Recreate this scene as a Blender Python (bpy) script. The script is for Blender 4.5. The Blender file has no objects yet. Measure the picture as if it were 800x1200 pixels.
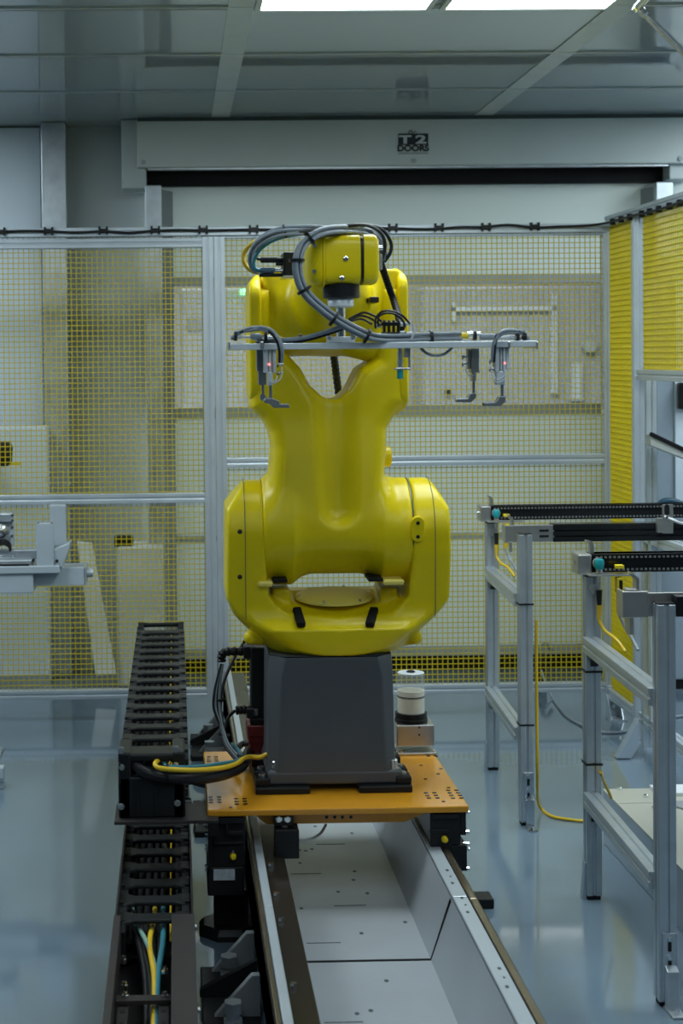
import bpy, bmesh, math, random
import numpy as np
from mathutils import Vector, Matrix
random.seed(7)
C = bpy.context.scene.collection
PI = math.pi
V = Vector

# ------------------------------------------------------------------ camera model
F = 1800.0
CAM = V((0, 0, 1.66))
yaw, pit, rol = math.radians(1.2), math.radians(1.3), 0.0105
fw = V((math.sin(yaw)*math.cos(pit), math.cos(yaw)*math.cos(pit), -math.sin(pit)))
r0 = V((math.cos(yaw), -math.sin(yaw), 0))
u0 = r0.cross(fw)
rt = r0*math.cos(rol) - u0*math.sin(rol)
up = u0*math.cos(rol) + r0*math.sin(rol)
CX = 205 - F*rt.y/fw.y
CY = 418 + F*up.y/fw.y

def ray(px, py):
    return fw + rt*((px-CX)/F) - up*((py-CY)/F)
def P(px, py, Y):
    d = ray(px, py); return CAM + d*(Y/d.y)
def PZ(px, py, z):
    d = ray(px, py); return CAM + d*((z-CAM.z)/d.z)
def PX(px, py, X):
    d = ray(px, py); return CAM + d*(X/d.x)
def xx(px, py, Y): return P(px, py, Y).x
def zz(px, py, Y): return P(px, py, Y).z

cam = bpy.data.cameras.new('camera')
camo = bpy.data.objects.new('camera', cam); C.objects.link(camo)
camo.matrix_world = Matrix(((rt.x, up.x, -fw.x, CAM.x), (rt.y, up.y, -fw.y, CAM.y), (rt.z, up.z, -fw.z, CAM.z), (0, 0, 0, 1)))
cam.sensor_fit = 'AUTO'; cam.sensor_width = 36; cam.lens = F*36/1200
cam.shift_x = (400-CX)/1200; cam.shift_y = (CY-600)/1200
cam.clip_start = 0.05; cam.clip_end = 60
cam.dof.use_dof = True; cam.dof.focus_distance = 4.7; cam.dof.aperture_fstop = 5.0
bpy.context.scene.camera = camo

# ------------------------------------------------------------------ materials
M = {}
def mat(name, col, rough=0.5, metal=0.0, coat=0.0, var=0.06, scale=9.0, rvar=0.05, bump=0.0, bscale=60, spec=0.5,
        emit=None, es=0.0, trans=0.0, ior=1.45, stretch=None, alpha=1.0):
    m = bpy.data.materials.new(name); m.use_nodes = True
    nt = m.node_tree; b = nt.nodes['Principled BSDF']
    b.inputs['Roughness'].default_value = rough; b.inputs['Metallic'].default_value = metal
    b.inputs['Coat Weight'].default_value = coat; b.inputs['Coat Roughness'].default_value = 0.08
    b.inputs['Specular IOR Level'].default_value = spec; b.inputs['IOR'].default_value = ior
    b.inputs['Transmission Weight'].default_value = trans; b.inputs['Alpha'].default_value = alpha
    tc = nt.nodes.new('ShaderNodeTexCoord')
    mp = nt.nodes.new('ShaderNodeMapping'); nt.links.new(tc.outputs['Object'], mp.inputs['Vector'])
    if stretch: mp.inputs['Scale'].default_value = stretch
    nz = nt.nodes.new('ShaderNodeTexNoise'); nz.inputs['Scale'].default_value = scale; nz.inputs['Detail'].default_value = 4
    nt.links.new(mp.outputs['Vector'], nz.inputs['Vector'])
    rp = nt.nodes.new('ShaderNodeValToRGB')
    a = [max(0, c*(1-var)) for c in col]; z = [min(1, c*(1+var)) for c in col]
    rp.color_ramp.elements[0].position = .3; rp.color_ramp.elements[1].position = .7
    rp.color_ramp.elements[0].color = (*a, 1); rp.color_ramp.elements[1].color = (*z, 1)
    nt.links.new(nz.outputs['Fac'], rp.inputs['Fac']); nt.links.new(rp.outputs['Color'], b.inputs['Base Color'])
    mr = nt.nodes.new('ShaderNodeMapRange')
    mr.inputs['To Min'].default_value = max(0.02, rough-rvar); mr.inputs['To Max'].default_value = min(1, rough+rvar)
    nt.links.new(nz.outputs['Fac'], mr.inputs['Value']); nt.links.new(mr.outputs['Result'], b.inputs['Roughness'])
    if bump:
        n2 = nt.nodes.new('ShaderNodeTexNoise'); n2.inputs['Scale'].default_value = bscale; n2.inputs['Detail'].default_value = 2
        nt.links.new(mp.outputs['Vector'], n2.inputs['Vector'])
        bp = nt.nodes.new('ShaderNodeBump'); bp.inputs['Strength'].default_value = bump; bp.inputs['Distance'].default_value = .004
        nt.links.new(n2.outputs['Fac'], bp.inputs['Height']); nt.links.new(bp.outputs['Normal'], b.inputs['Normal'])
    if emit:
        b.inputs['Emission Color'].default_value = (*emit, 1); b.inputs['Emission Strength'].default_value = es
    if emit: m.cycles.emission_sampling = 'FRONT'
    M[name] = m; return m

mat('floor', (0.15, 0.21, 0.265), .07, var=.05, scale=1.3, rvar=.02, bump=.05, bscale=9, spec=.7, coat=.6)
mat('ceiling', (0.30, 0.35, 0.38), .035, var=.03, scale=.8, rvar=.012, spec=.5, ior=1.75)
mat('ceiling_beam', (0.52, 0.57, 0.56), .25, var=.03)
mat('seam', (0.06, 0.075, 0.08), .4)
mat('wall', (0.48, 0.54, 0.56), .35, var=.03, scale=1.5)
mat('wall_white', (0.68, 0.78, 0.88), .3, var=.03, scale=1.5)
mat('wall_dark', (0.25, 0.29, 0.31), .5, var=.03)
mat('curtain', (0.80, 0.86, 0.84), .45, var=.02, scale=1.2)
def translucent(name, fac):
    nt = M[name].node_tree; b = nt.nodes['Principled BSDF']; out = nt.nodes['Material Output']
    tr = nt.nodes.new('ShaderNodeBsdfTranslucent'); mx = nt.nodes.new('ShaderNodeMixShader'); mx.inputs[0].default_value = fac
    nt.links.new(b.inputs['Base Color'].links[0].from_socket, tr.inputs['Color'])
    nt.links.new(b.outputs[0], mx.inputs[1]); nt.links.new(tr.outputs[0], mx.inputs[2]); nt.links.new(mx.outputs[0], out.inputs['Surface'])
translucent('curtain', .3)
mat('header', (0.56, 0.62, 0.62), .4, var=.04, scale=2.5)
mat('window_frame', (0.36, 0.40, 0.42), .5)
mat('galvanized', (0.55, 0.60, 0.64), .35, .75, var=.12, scale=14)
mat('aluminium', (0.56, 0.61, 0.65), .34, .8, var=.05, scale=20)
mat('frame_alu', (0.57, 0.63, 0.68), .38, .55, var=.04, scale=12)
mat('tool_alu', (0.62, 0.68, 0.72), .36, .25, var=.04, scale=20)
mat('steel', (0.60, 0.62, 0.63), .25, .95, var=.06, scale=25)
mat('brushed', (0.52, 0.51, 0.49), .33, .9, var=.06, scale=30, stretch=(1, .1, 1))
mat('chrome', (0.80, 0.82, 0.84), .14, 1.0, var=.03)
mat('black', (0.012, 0.013, 0.014), .38, var=.15, spec=.3)
mat('black_gloss', (0.010, 0.011, 0.012), .18, var=.1, spec=.5)
mat('rubber', (0.010, 0.010, 0.011), .6, var=.15, spec=.15)
mat('chain', (0.013, 0.0145, 0.016), .42, var=.12, scale=30, spec=.28)
mat('tray', (0.022, 0.021, 0.021), .4, .1, var=.12, scale=14, spec=.3)
mat('tray_cover', (0.042, 0.037, 0.036), .42, .1, var=.08, scale=12, spec=.3)
mat('robot_yellow', (0.80, 0.62, 0.004), .30, var=.03, scale=5, rvar=.03, bump=.03, bscale=260, spec=.38)
mat('pale_yellow', (0.82, 0.68, 0.14), .45, var=.03)
mat('pedestal', (0.078, 0.086, 0.096), .36, var=.05, scale=10, bump=.05, bscale=200)
mat('plate_orange', (0.62, 0.27, 0.014), .16, var=.05, scale=6, spec=.6)
mat('mesh_yellow', (0.60, 0.47, 0.003), .45, var=.05, scale=8)
mat('bronze', (0.050, 0.040, 0.030), .26, .55, var=.15, scale=20, stretch=(1, .08, 1))
mat('brass', (0.34, 0.28, 0.20), .26, .9, var=.12, scale=18, stretch=(1, .08, 1))
mat('rail_white', (0.46, 0.51, 0.55), .3, .25, var=.03, scale=8)
mat('trough', (0.37, 0.40, 0.43), .30, .1, var=.05, scale=5)
mat('red', (0.17, 0.016, 0.016), .35, var=.08)
mat('cable_grey', (0.25, 0.29, 0.33), .42, var=.1, scale=40)
mat('cable_black', (0.012, 0.012, 0.014), .4, var=.15, spec=.3)
mat('cable_yellow', (0.70, 0.46, 0.02), .4, var=.05)
mat('cable_teal', (0.035, 0.20, 0.26), .4, var=.06)
mat('cable_blue', (0.06, 0.12, 0.22), .4, var=.06)
mat('cable_green', (0.22, 0.38, 0.32), .4, var=.06)
mat('cable_pale', (0.55, 0.58, 0.60), .4, var=.05)
mat('grease', (0.86, 0.82, 0.68), .45, var=.03)
mat('clear', (0.80, 0.86, 0.88), .05, var=.01, alpha=.18)
mat('pane', (0.97, 0.98, 0.98), .10, var=.005, rvar=.01, trans=1.0, ior=1.08)
mat('teal_plastic', (0.01, 0.33, 0.36), .35, var=.05)
mat('bright_yellow', (0.80, 0.60, 0.02), .4, var=.04)
mat('white_plastic', (0.66, 0.70, 0.72), .35, var=.03)
mat('stage_white', (0.44, 0.50, 0.55), .32, .2, var=.04)
mat('cream_panel', (0.40, 0.40, 0.34), .35, var=.04)
mat('panel_blue', (0.36, 0.43, 0.50), .35, .2, var=.04)
mat('label_grey', (0.45, 0.50, 0.55), .5, var=.2, scale=60)
mat('finger', (0.22, 0.235, 0.25), .4, .7, var=.06)
mat('ink', (0.02, 0.024, 0.028), .6)
mat('ink_faint', (0.20, 0.23, 0.24), .6)
mat('blue_bag', (0.02, 0.075, 0.13), .4, var=.1)
mat('far_grey', (0.24, 0.26, 0.27), .6, var=.05)
mat('far_pale', (0.36, 0.38, 0.38), .6, var=.05)
mat('lamp', (0.9, 0.95, 1.0), .5, emit=(0.82, 0.95, 1.0), es=14.0)
mat('fill_door', (0.9, 0.95, 1.0), .5, emit=(0.90, 0.97, 1.0), es=25.0)
mat('fill_dim', (0.9, 0.95, 1.0), .5, emit=(0.82, 0.95, 1.0), es=5.0)
mat('fill_far', (0.9, 0.95, 1.0), .5, emit=(0.95, 1.0, 1.0), es=14.0)
mat('led_red', (0.9, 0.1, 0.1), .4, emit=(1.0, 0.25, 0.25), es=2.5)
mat('led_green', (0.1, 0.9, 0.3), .4, emit=(0.3, 1.0, 0.5), es=3.0)

# ------------------------------------------------------------------ object helpers
def rootloc(o):
    loc = V((0, 0, 0))
    while o: loc += o.location; o = o.parent
    return loc
def tag(o, label=None, cat=None, group=None, kind=None):
    if label: o['label'] = label
    if cat: o['category'] = cat
    if group: o['group'] = group
    if kind: o['kind'] = kind
    return o
def empty(name, loc, label, cat, group=None):
    o = bpy.data.objects.new(name, None); C.objects.link(o); o.location = loc; o.empty_display_size = .1
    return tag(o, label, cat, group)
def finish(name, me, m, parent=None, smooth=None, bevel=None, origin=None, bseg=2):
    me.materials.append(M[m])
    o = bpy.data.objects.new(name, me); C.objects.link(o)
    if parent:
        o.parent = parent; off = rootloc(parent)
    else:
        if origin is None:
            co = np.empty(len(me.vertices)*3); me.vertices.foreach_get('co', co); co = co.reshape(-1, 3)
            lo, hi = co.min(0), co.max(0); origin = V(((lo[0]+hi[0])/2, (lo[1]+hi[1])/2, lo[2]))
        off = V(origin); o.location = off
    if off.length > 0: me.transform(Matrix.Translation(-off))
    if smooth is not None:
        me.shade_smooth() if smooth == 180 else me.shade_smooth()
        if smooth != 180: me.set_sharp_from_angle(angle=math.radians(smooth))
    if bevel:
        b = o.modifiers.new('bevel', 'BEVEL'); b.width = bevel; b.segments = bseg; b.limit_method = 'ANGLE'; b.angle_limit = math.radians(40)
        b.harden_normals = False
    return o

class MB:
    def __init__(s): s.v = []; s.f = []
    def add(s, vs, fs):
        n = len(s.v); s.v += [tuple(v) for v in vs]; s.f += [tuple(i+n for i in f) for f in fs]; return s
    def box(s, x0, x1, y0, y1, z0, z1):
        if x0 > x1: x0, x1 = x1, x0
        if y0 > y1: y0, y1 = y1, y0
        if z0 > z1: z0, z1 = z1, z0
        vs = [(x, y, z) for z in (z0, z1) for y in (y0, y1) for x in (x0, x1)]
        return s.add(vs, [(0, 2, 3, 1), (4, 5, 7, 6), (0, 1, 5, 4), (2, 6, 7, 3), (0, 4, 6, 2), (1, 3, 7, 5)])
    def bar(s, a, b, w, h, upv=(0, 0, 1)):
        a, b = V(a), V(b); d = (b-a).normalized(); x = d.cross(V(upv))
        if x.length < 1e-5: x = V((1, 0, 0))
        x.normalize(); y = x.cross(d)
        vs = [p + x*sx*w/2 + y*sy*h/2 for p in (a, b) for sx, sy in ((-1, -1), (1, -1), (1, 1), (-1, 1))]
        return s.add(vs, [(0, 1, 2, 3), (7, 6, 5, 4), (0, 4, 5, 1), (1, 5, 6, 2), (2, 6, 7, 3), (3, 7, 4, 0)])
    def cyl(s, a, b, ra, rb=None, n=16, cap=True):
        return s.lathe(a, b, [(0, ra), (1, ra if rb is None else rb)], n, cap)
    def lathe(s, a, b, prof, n=20, cap=True, sq=None):
        """prof: (t along a->b, radius); sq: superellipse exponent"""
        a, b = V(a), V(b); d = b-a; dn = d.normalized()
        x = dn.cross(V((0, 0, 1)))
        if x.length < 1e-4: x = V((1, 0, 0))
        x.normalize(); y = dn.cross(x)
        vs = []; fs = []
        for t, r in prof:
            for k in range(n):
                th = 2*PI*(k+.5)/n; c, q = math.cos(th), math.sin(th)
                rr = r if not sq else r/((abs(c)**sq+abs(q)**sq)**(1/sq))
                vs.append(a + d*t + x*c*rr + y*q*rr)
        m = len(prof)
        for i in range(m-1):
            for k in range(n):
                k2 = (k+1) % n
                fs.append((i*n+k, (i+1)*n+k, (i+1)*n+k2, i*n+k2))
        if cap:
            fs.append(tuple(range(n))); fs.append(tuple(reversed(range((m-1)*n, m*n))))
        return s.add(vs, fs)
    def prism(s, poly, a, b, axis='y'):
        """poly of 2D points extruded from a to b along axis. axis y: (x,z); x: (y,z); z: (x,y)"""
        def mk(p, t):
            return {'y': (p[0], t, p[1]), 'x': (t, p[0], p[1]), 'z': (p[0], p[1], t)}[axis]
        n = len(poly); vs = [mk(p, a) for p in poly] + [mk(p, b) for p in poly]
        fs = [(i, (i+1) % n, n+(i+1) % n, n+i) for i in range(n)] + [tuple(reversed(range(n))), tuple(range(n, 2*n))]
        return s.add(vs, fs)
    def tube(s, pts, r, n=8, res=6, rmod=None):
        path = spline(pts, res); frames = pframes(path)
        vs = []; fs = []
        for i, (p, (x, y)) in enumerate(zip(path, frames)):
            rr = r*(rmod(i) if rmod else 1)
            for k in range(n):
                th = 2*PI*k/n; vs.append(p + x*math.cos(th)*rr + y*math.sin(th)*rr)
        for i in range(len(path)-1):
            for k in range(n):
                k2 = (k+1) % n; fs.append((i*n+k, i*n+k2, (i+1)*n+k2, (i+1)*n+k))
        fs.append(tuple(reversed(range(n)))); fs.append(tuple(range((len(path)-1)*n, len(path)*n)))
        return s.add(vs, fs)
    def build(s, name, m, parent=None, smooth=None, bevel=None, origin=None, bseg=2, recalc=True):
        me = bpy.data.meshes.new(name); me.from_pydata(s.v, [], s.f)
        if recalc:
            bm = bmesh.new(); bm.from_mesh(me); bmesh.ops.recalc_face_normals(bm, faces=bm.faces); bm.to_mesh(me); bm.free()
        me.update()
        return finish(name, me, m, parent, smooth, bevel, origin, bseg)

def spline(pts, res=6):
    pts = [V(p) for p in pts]
    if len(pts) == 2: return [pts[0].lerp(pts[1], i/res) for i in range(res+1)]
    q = [pts[0]*2-pts[1]] + pts + [pts[-1]*2-pts[-2]]; out = []
    for i in range(1, len(q)-2):
        for k in range(res):
            t = k/res; a, b, c, d = q[i-1], q[i], q[i+1], q[i+2]
            out.append(.5*((2*b)+(c-a)*t+(2*a-5*b+4*c-d)*t*t+(3*b-a-3*c+d)*t**3))
    out.append(pts[-1]); return out
def pframes(path):
    fr = []; prev = None
    for i in range(len(path)):
        d = (path[min(i+1, len(path)-1)]-path[max(i-1, 0)])
        d = d.normalized() if d.length > 1e-9 else V((0, 0, 1))
        x = prev - d*prev.dot(d) if prev else d.cross(V((0, .3, 1)) if abs(d.z) < .9 else V((0, 1, 0)))
        if x.length < 1e-6: x = d.orthogonal()
        x.normalize(); prev = x; fr.append((x, d.cross(x)))
    return fr
def bundle(name, pts, offs, r, mats, parent, res=6, n=8):
    path = spline(pts, res); fr = pframes(path)
    for i, (ox, oy) in enumerate(offs):
        q = [p + x*ox + y*oy for p, (x, y) in zip(path, fr)]
        MB().tube(q, r, n, 1).build(name, mats[i % len(mats)], parent, smooth=60, recalc=False)
def copy_tree(o, parent=None):
    c = o.copy(); C.objects.link(c)
    if parent: c.parent = parent
    for ch in list(o.children): copy_tree(ch, c)
    return c
def box_thing(name, b, m, label, cat, bevel=.004, group=None):
    return tag(MB().box(*b).build(name, m, bevel=bevel), label, cat, group)
def struct(o):
    o['kind'] = 'structure'; return o

# ------------------------------------------------------------------ SDF meshing (cast robot bodies)
def surfnets(f, lo, hi, h):
    lo = np.array(lo); n = [int(math.ceil((hi[i]-lo[i])/h))+1 for i in range(3)]
    ax = [lo[i]+h*np.arange(n[i]) for i in range(3)]
    G = f(ax[0][:, None, None], ax[1][None, :, None], ax[2][None, None, :])
    G = np.broadcast_to(G, n).astype(np.float32)
    ins = G < 0
    cs = [k-1 for k in n]
    cnt = np.zeros(cs, np.float32); acc = np.zeros(cs+[3], np.float32)
    offs = [(0, 0, 0), (1, 0, 0), (0, 1, 0), (1, 1, 0), (0, 0, 1), (1, 0, 1), (0, 1, 1), (1, 1, 1)]
    sl = lambda A, o: A[o[0]:o[0]+cs[0], o[1]:o[1]+cs[1], o[2]:o[2]+cs[2]]
    for a in range(8):
        for d in range(3):
            if offs[a][d]: continue
            b = list(offs[a]); b[d] = 1
            ga, gb = sl(G, offs[a]), sl(G, b); cr = (ga < 0) != (gb < 0)
            t = np.where(cr, ga/np.where(cr, ga-gb, 1), 0)
            cnt += cr
            for k in range(3):
                acc[..., k] += cr*(offs[a][k] + (t if k == d else 0))
    m = cnt > 0; ids = -np.ones(cs, np.int64); ids[m] = np.arange(m.sum())
    ii = np.argwhere(m); vs = lo + h*(ii + acc[m]/cnt[m][:, None])
    fs = []
    for d in range(3):
        e, g = [(1, 2), (2, 0), (0, 1)][d]
        A = [slice(None)]*3; B = [slice(None)]*3; A[d] = slice(0, -1); B[d] = slice(1, None)
        a, b = ins[tuple(A)], ins[tuple(B)]
        idx = np.argwhere(a != b)
        ok = (idx[:, e] >= 1) & (idx[:, g] >= 1) & (idx[:, e] < cs[e]) & (idx[:, g] < cs[g]); idx = idx[ok]
        fl = a[tuple(idx.T)]
        def at(de, dg):
            q = idx.copy(); q[:, e] += de; q[:, g] += dg; return ids[tuple(q.T)]
        quad = np.stack([at(-1, -1), at(0, -1), at(0, 0), at(-1, 0)], 1)
        quad[~fl] = quad[~fl][:, ::-1]
        fs.append(quad)
    return vs, np.concatenate(fs)
def sdf_obj(name, f, lo, hi, h, m, parent, smooth_it=2):
    vs, fs = surfnets(f, lo, hi, h)
    me = bpy.data.meshes.new(name); me.from_pydata(vs.tolist(), [], fs.tolist()); me.update()
    o = finish(name, me, m, parent, smooth=180)
    sm = o.modifiers.new('smooth', 'SMOOTH'); sm.factor = .5; sm.iterations = smooth_it
    return o
def smin(a, b, k):
    hh = np.clip(.5+.5*(b-a)/k, 0, 1); return b*(1-hh)+a*hh-k*hh*(1-hh)
def smax(a, b, k): return -smin(-a, -b, k)
def poly2(px, pz, poly):
    d = None; s = None; n = len(poly)
    for i in range(n):
        ax_, az = poly[i]; bx, bz = poly[i-1]
        ex, ez = bx-ax_, bz-az; wx, wz = px-ax_, pz-az
        t = np.clip((wx*ex+wz*ez)/(ex*ex+ez*ez), 0, 1)
        q = (wx-ex*t)**2+(wz-ez*t)**2
        c1 = pz >= az; c2 = pz < bz; c3 = ex*wz > ez*wx
        fl = (c1 & c2 & c3) | (~c1 & ~c2 & ~c3)
        s = np.where(fl, -1, 1) if s is None else np.where(fl, -s, s)
        d = q if d is None else np.minimum(d, q)
    return s*np.sqrt(d)
def capsule(x, y, z, a, b, ra, rb):
    a = np.array(a); b = np.array(b); e = b-a
    t = np.clip(((x-a[0])*e[0]+(y-a[1])*e[1]+(z-a[2])*e[2])/(e@e), 0, 1)
    return np.sqrt((x-a[0]-e[0]*t)**2+(y-a[1]-e[1]*t)**2+(z-a[2]-e[2]*t)**2)-(ra+(rb-ra)*t)

# ================================================================== THE SETTING
YD = 8.05; YB = 8.15; YF = 6.95
CEIL = zz(480, 135.5, 7.83)
struct(MB().box(-4.2, 4.6, -4, 8.3, -.1, 0).build('floor', 'floor'))
struct(MB().box(-4.2, 4.6, -4, 8.3, CEIL, CEIL+.1).build('ceiling', 'ceiling'))
tn = 0
def trim(b, m):
    global tn; tn += 1
    return struct(MB().box(*b).build('trim_%d' % tn, m))
for Y in (2.05, 2.88, 3.72, 4.55, 5.385, 6.22, 7.065):                     # cross seams of the ceiling panels
    trim((-4.2, 4.6, Y-.012, Y+.012, CEIL-.004, CEIL+.01), 'seam')
    trim((-4.2, 4.6, Y-.030, Y-.012, CEIL-.006, CEIL+.01), 'ceiling_beam')
for x0 in (-1.14, .197, 1.535, 2.87):
    trim((x0, x0+.092, -4, 7.8, CEIL-.005, CEIL+.01), 'ceiling_beam')
# walls
xl = xx(170, 300, YD)
struct(MB().box(-4.2, xl, YB, YB+.12, 0, CEIL).build('wall_back', 'wall'))
struct(MB().box(2.72, 4.6, YB, YB+.12, 0, CEIL).build('wall_back_right', 'wall'))
struct(MB().box(xl, 2.72, YB, YB+.12, zz(400, 214, YD), CEIL).build('wall_over_door', 'wall_dark'))
struct(MB().box(-4.3, -4.2, -4, 8.3, 0, CEIL).build('wall_left', 'wall'))
struct(MB().box(4.6, 4.7, -4, 8.3, 0, CEIL).build('wall_right', 'wall'))
struct(MB().box(-4.3, 4.7, -4.1, -4, 0, CEIL).build('wall_front', 'wall_dark'))
# white wall panel and galvanized column at the far left
struct(MB().box(-4.2, xx(47, 200, 8.1), 8.10, YB, 0, CEIL).build('wall_panel_left', 'wall_white'))
trim((-4.2, xx(47, 200, 8.1), 8.09, 8.10, zz(20, 150, 8.1), zz(20, 147, 8.1)), 'seam')
struct(MB().box(xx(48, 200, 7.95), xx(77, 200, 7.95), 7.95, 8.14, 0, CEIL-.001).build('column', 'galvanized', bevel=.006))
# roll-up door: header, side plates, posts, curtain with window
xh0 = xx(160, 165, 7.83); xh1 = 3.0
d = struct(MB().box(xl+.01, 2.70, YD-.012, YD+.012, zz(400, 325, YD), zz(400, 215, YD)).build('door_1', 'curtain'))
def dpart(name, b, m, bevel=None): return MB().box(*b).build(name, m, d, bevel=bevel)
zt = zz(480, 138, 7.83); zb = zz(480, 193.5, 7.83)
hd = dpart('header_box', (xh0, xh1, 7.83, 8.13, zb, CEIL-.002), 'header', .006)
MB().box(xh0+.004, xh1, 7.829, 7.832, CEIL-.02, CEIL-.0035).build('shadow_gap', 'seam', hd)
MB().box(xx(173, 195, 7.86), xx(783, 195, 7.86), 7.86, 7.9, zz(400, 197.5, 7.86), zb).build('lip', 'galvanized', hd)
dpart('roller_slot', (xx(171, 205, 7.99), xx(788, 205, 7.99), 7.99, 8.036, zz(400, 216.5, 7.99), zb), 'rubber')  # black bar drawn in for the deep dark gap and its black roll
for pxa, pxb in ((142, 171), (784, 812)):
    dpart('side_plate', (xx(pxa, 170, 7.88), xx(pxb, 170, 7.88), 7.88, 8.1, zz(400, 219 if pxa < 400 else 213, 7.88), CEIL-.002), 'wall', .006)
for pxa, pxb, pxc in ((170.5, 190, 203), (769, 789, 754)):
    zt_ = zz(pxa, 217 if pxa < 400 else 213, 7.84)
    gp = dpart('guide_post', (xx(pxa, 300, 7.84), xx(pxb, 300, 7.84), 7.84, 8.03, 0, zt_), 'galvanized', .005)
    e0, e1 = (pxb, pxc) if pxa < 400 else (pxc, pxa)
    MB().prism([(xx(e0, 300, 7.86), 7.86), (xx(e1, 300, 7.97), 7.97), (xx(e1, 300, 7.97), 8.02), (xx(e0, 300, 7.86), 8.02)] if pxa < 400 else
               [(xx(e0, 300, 7.97), 7.97), (xx(e1, 300, 7.86), 7.86), (xx(e1, 300, 7.86), 8.02), (xx(e0, 300, 7.97), 8.02)], 0, zt_-.02, 'z').build('guide_flange', 'far_grey', gp)
# curtain below the window, window bands and pane
zw1, zw0 = zz(450, 332, YD), zz(450, 476, YD)
dpart('lower_curtain', (xl+.01, 2.70, YD-.012, YD+.012, .12, zz(450, 487, YD)), 'curtain')
dpart('upper_band', (xl+.01, 2.70, YD-.022, YD+.014, zz(450, 333, YD), zz(450, 323, YD)), 'window_frame')
dpart('lower_band', (xl+.01, 2.70, YD-.022, YD+.014, zz(450, 488, YD), zz(450, 475, YD)), 'window_frame')
dpart('stiffener', (xl+.01, 2.70, YD-.022, YD+.014, zz(450, 631, YD), zz(450, 625, YD)), 'window_frame')
dpart('bottom_band', (xl+.01, 2.70, YD-.03, YD+.03, zz(450, 768, YD), zz(450, 757, YD)), 'window_frame')
dpart('bottom_seal', (xl+.01, 2.70, YD-.03, YD+.03, .005, zz(450, 768, YD)), 'rubber')
dpart('window_pane', (xl+.01, 2.70, YD-.002, YD+.002, zw0, zw1), 'pane')
for px, py in ((168, 190), (485, 188.5), (797, 186)):
    p = P(px, py, 7.83); MB().cyl((p.x, 7.822, p.z), (p.x, 7.832, p.z), .012, n=16).build('screw', 'window_frame', hd, smooth=40)
# the maker's sign on the header
sg = P(484, 168, 7.828)
s = 7.83/F
def flat_text(txt, size, cx, cz, y, m, parent, name, sx=1.0, bold=0.0, ext=.0008):
    cu = bpy.data.curves.new('t', 'FONT'); cu.body = txt; cu.size = size; cu.align_x = 'CENTER'; cu.align_y = 'CENTER'
    cu.extrude = ext; cu.offset = bold
    to = bpy.data.objects.new('t', cu); C.objects.link(to)
    bpy.context.view_layer.update()
    me = bpy.data.meshes.new_from_object(to.evaluated_get(bpy.context.evaluated_depsgraph_get()))
    bpy.data.objects.remove(to)
    me.name = name
    xs = [v.co.x for v in me.vertices]; zs = [v.co.y for v in me.vertices]
    me.transform(Matrix.Translation((-(min(xs)+max(xs))/2, -(min(zs)+max(zs))/2, 0)))
    me.transform(Matrix.Translation((cx, y, cz)) @ Matrix.Rotation(PI/2, 4, 'X') @ Matrix.Diagonal((sx, 1, 1, 1)))
    return finish(name, me, m, parent)
sign = empty('door_sign', (sg.x, 7.828, sg.z-.06), 'small black and white lettered maker sign on the pale door header', 'sign')
zc = sg.z + 4.8*s
MB().box(sg.x-17.6*s, sg.x+17.6*s, 7.826, 7.8295, zc-6.6*s, zc+6.6*s).build('sign_field', 'ink', sign)
flat_text('T', .056, sg.x-9.5*s, zc-.2*s, 7.8252, 'header', sign, 'letter', 1.75, .0025)
flat_text('2', .058, sg.x+9.0*s, zc-.2*s, 7.8252, 'header', sign, 'numeral', 1.9, .0022)
flat_text('DOORS', .042, sg.x, sg.z-5.6*s, 7.827, 'ink', sign, 'lettering', 1.12, .0018)
MB().box(sg.x-17.5*s, sg.x+17.5*s, 7.8275, 7.8295, sg.z-12.4*s, sg.z-11.6*s).box(sg.x-17.5*s, sg.x-5*s, 7.8275, 7.8295, sg.z-10.7*s, sg.z-10.3*s).box(sg.x-2*s, sg.x+16.5*s, 7.8275, 7.8295, sg.z-10.7*s, sg.z-10.3*s).build('underline', 'ink_faint', sign)
MB().tube([(sg.x-5*s, 7.827, zc+6.5*s), (sg.x-4.5*s, 7.827, zc+9.6*s), (sg.x-2*s, 7.827, zc+10.2*s), (sg.x-1*s, 7.827, zc+7.5*s), (sg.x+2*s, 7.827, zc+8.8*s), (sg.x+4*s, 7.827, zc+8.5*s)], .002, 5).build('flourish', 'ink', sign)

# room beyond the door window
struct(MB().box(-4.2, 4.6, 8.3, 14.1, -.1, 0).build('floor_beyond', 'floor'))
struct(MB().box(-4.2, 4.6, 8.3, 14.1, CEIL, CEIL+.1).build('ceiling_beyond', 'ceiling_beam'))
struct(MB().box(-4.2, 4.6, 14.1, 14.2, 0, CEIL).build('wall_beyond', 'far_pale'))
struct(MB().box(-4.3, -4.2, 8.3, 14.2, 0, CEIL).build('wall_beyond_left', 'far_pale'))
struct(MB().box(4.6, 4.7, 8.3, 14.2, 0, CEIL).build('wall_beyond_right', 'far_pale'))
YX = 11.4
t = empty('machine_cabinet', (xx(600, 470, YX), YX+.2, 0), 'pale grey machine cabinet seen blurred through the door window', 'machine')
MB().box(xx(494, 400, YX), xx(760, 400, YX), YX, YX+.5, 0, zz(600, 336, YX)).build('housing', 'far_grey', t, bevel=.02)
m_ = MB()
m_.box(xx(528, 360, YX), xx(652, 360, YX), YX-.05, YX+.01, zz(600, 365, YX), zz(600, 359, YX))
m_.box(xx(644, 360, YX), xx(651, 360, YX), YX-.05, YX+.01, zz(600, 462, YX), zz(600, 345, YX))
m_.box(xx(528, 360, YX), xx(533, 360, YX), YX-.05, YX+.01, zz(600, 376, YX), zz(600, 352, YX))
m_.build('door_frame', 'window_frame', t, bevel=.006)
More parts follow.
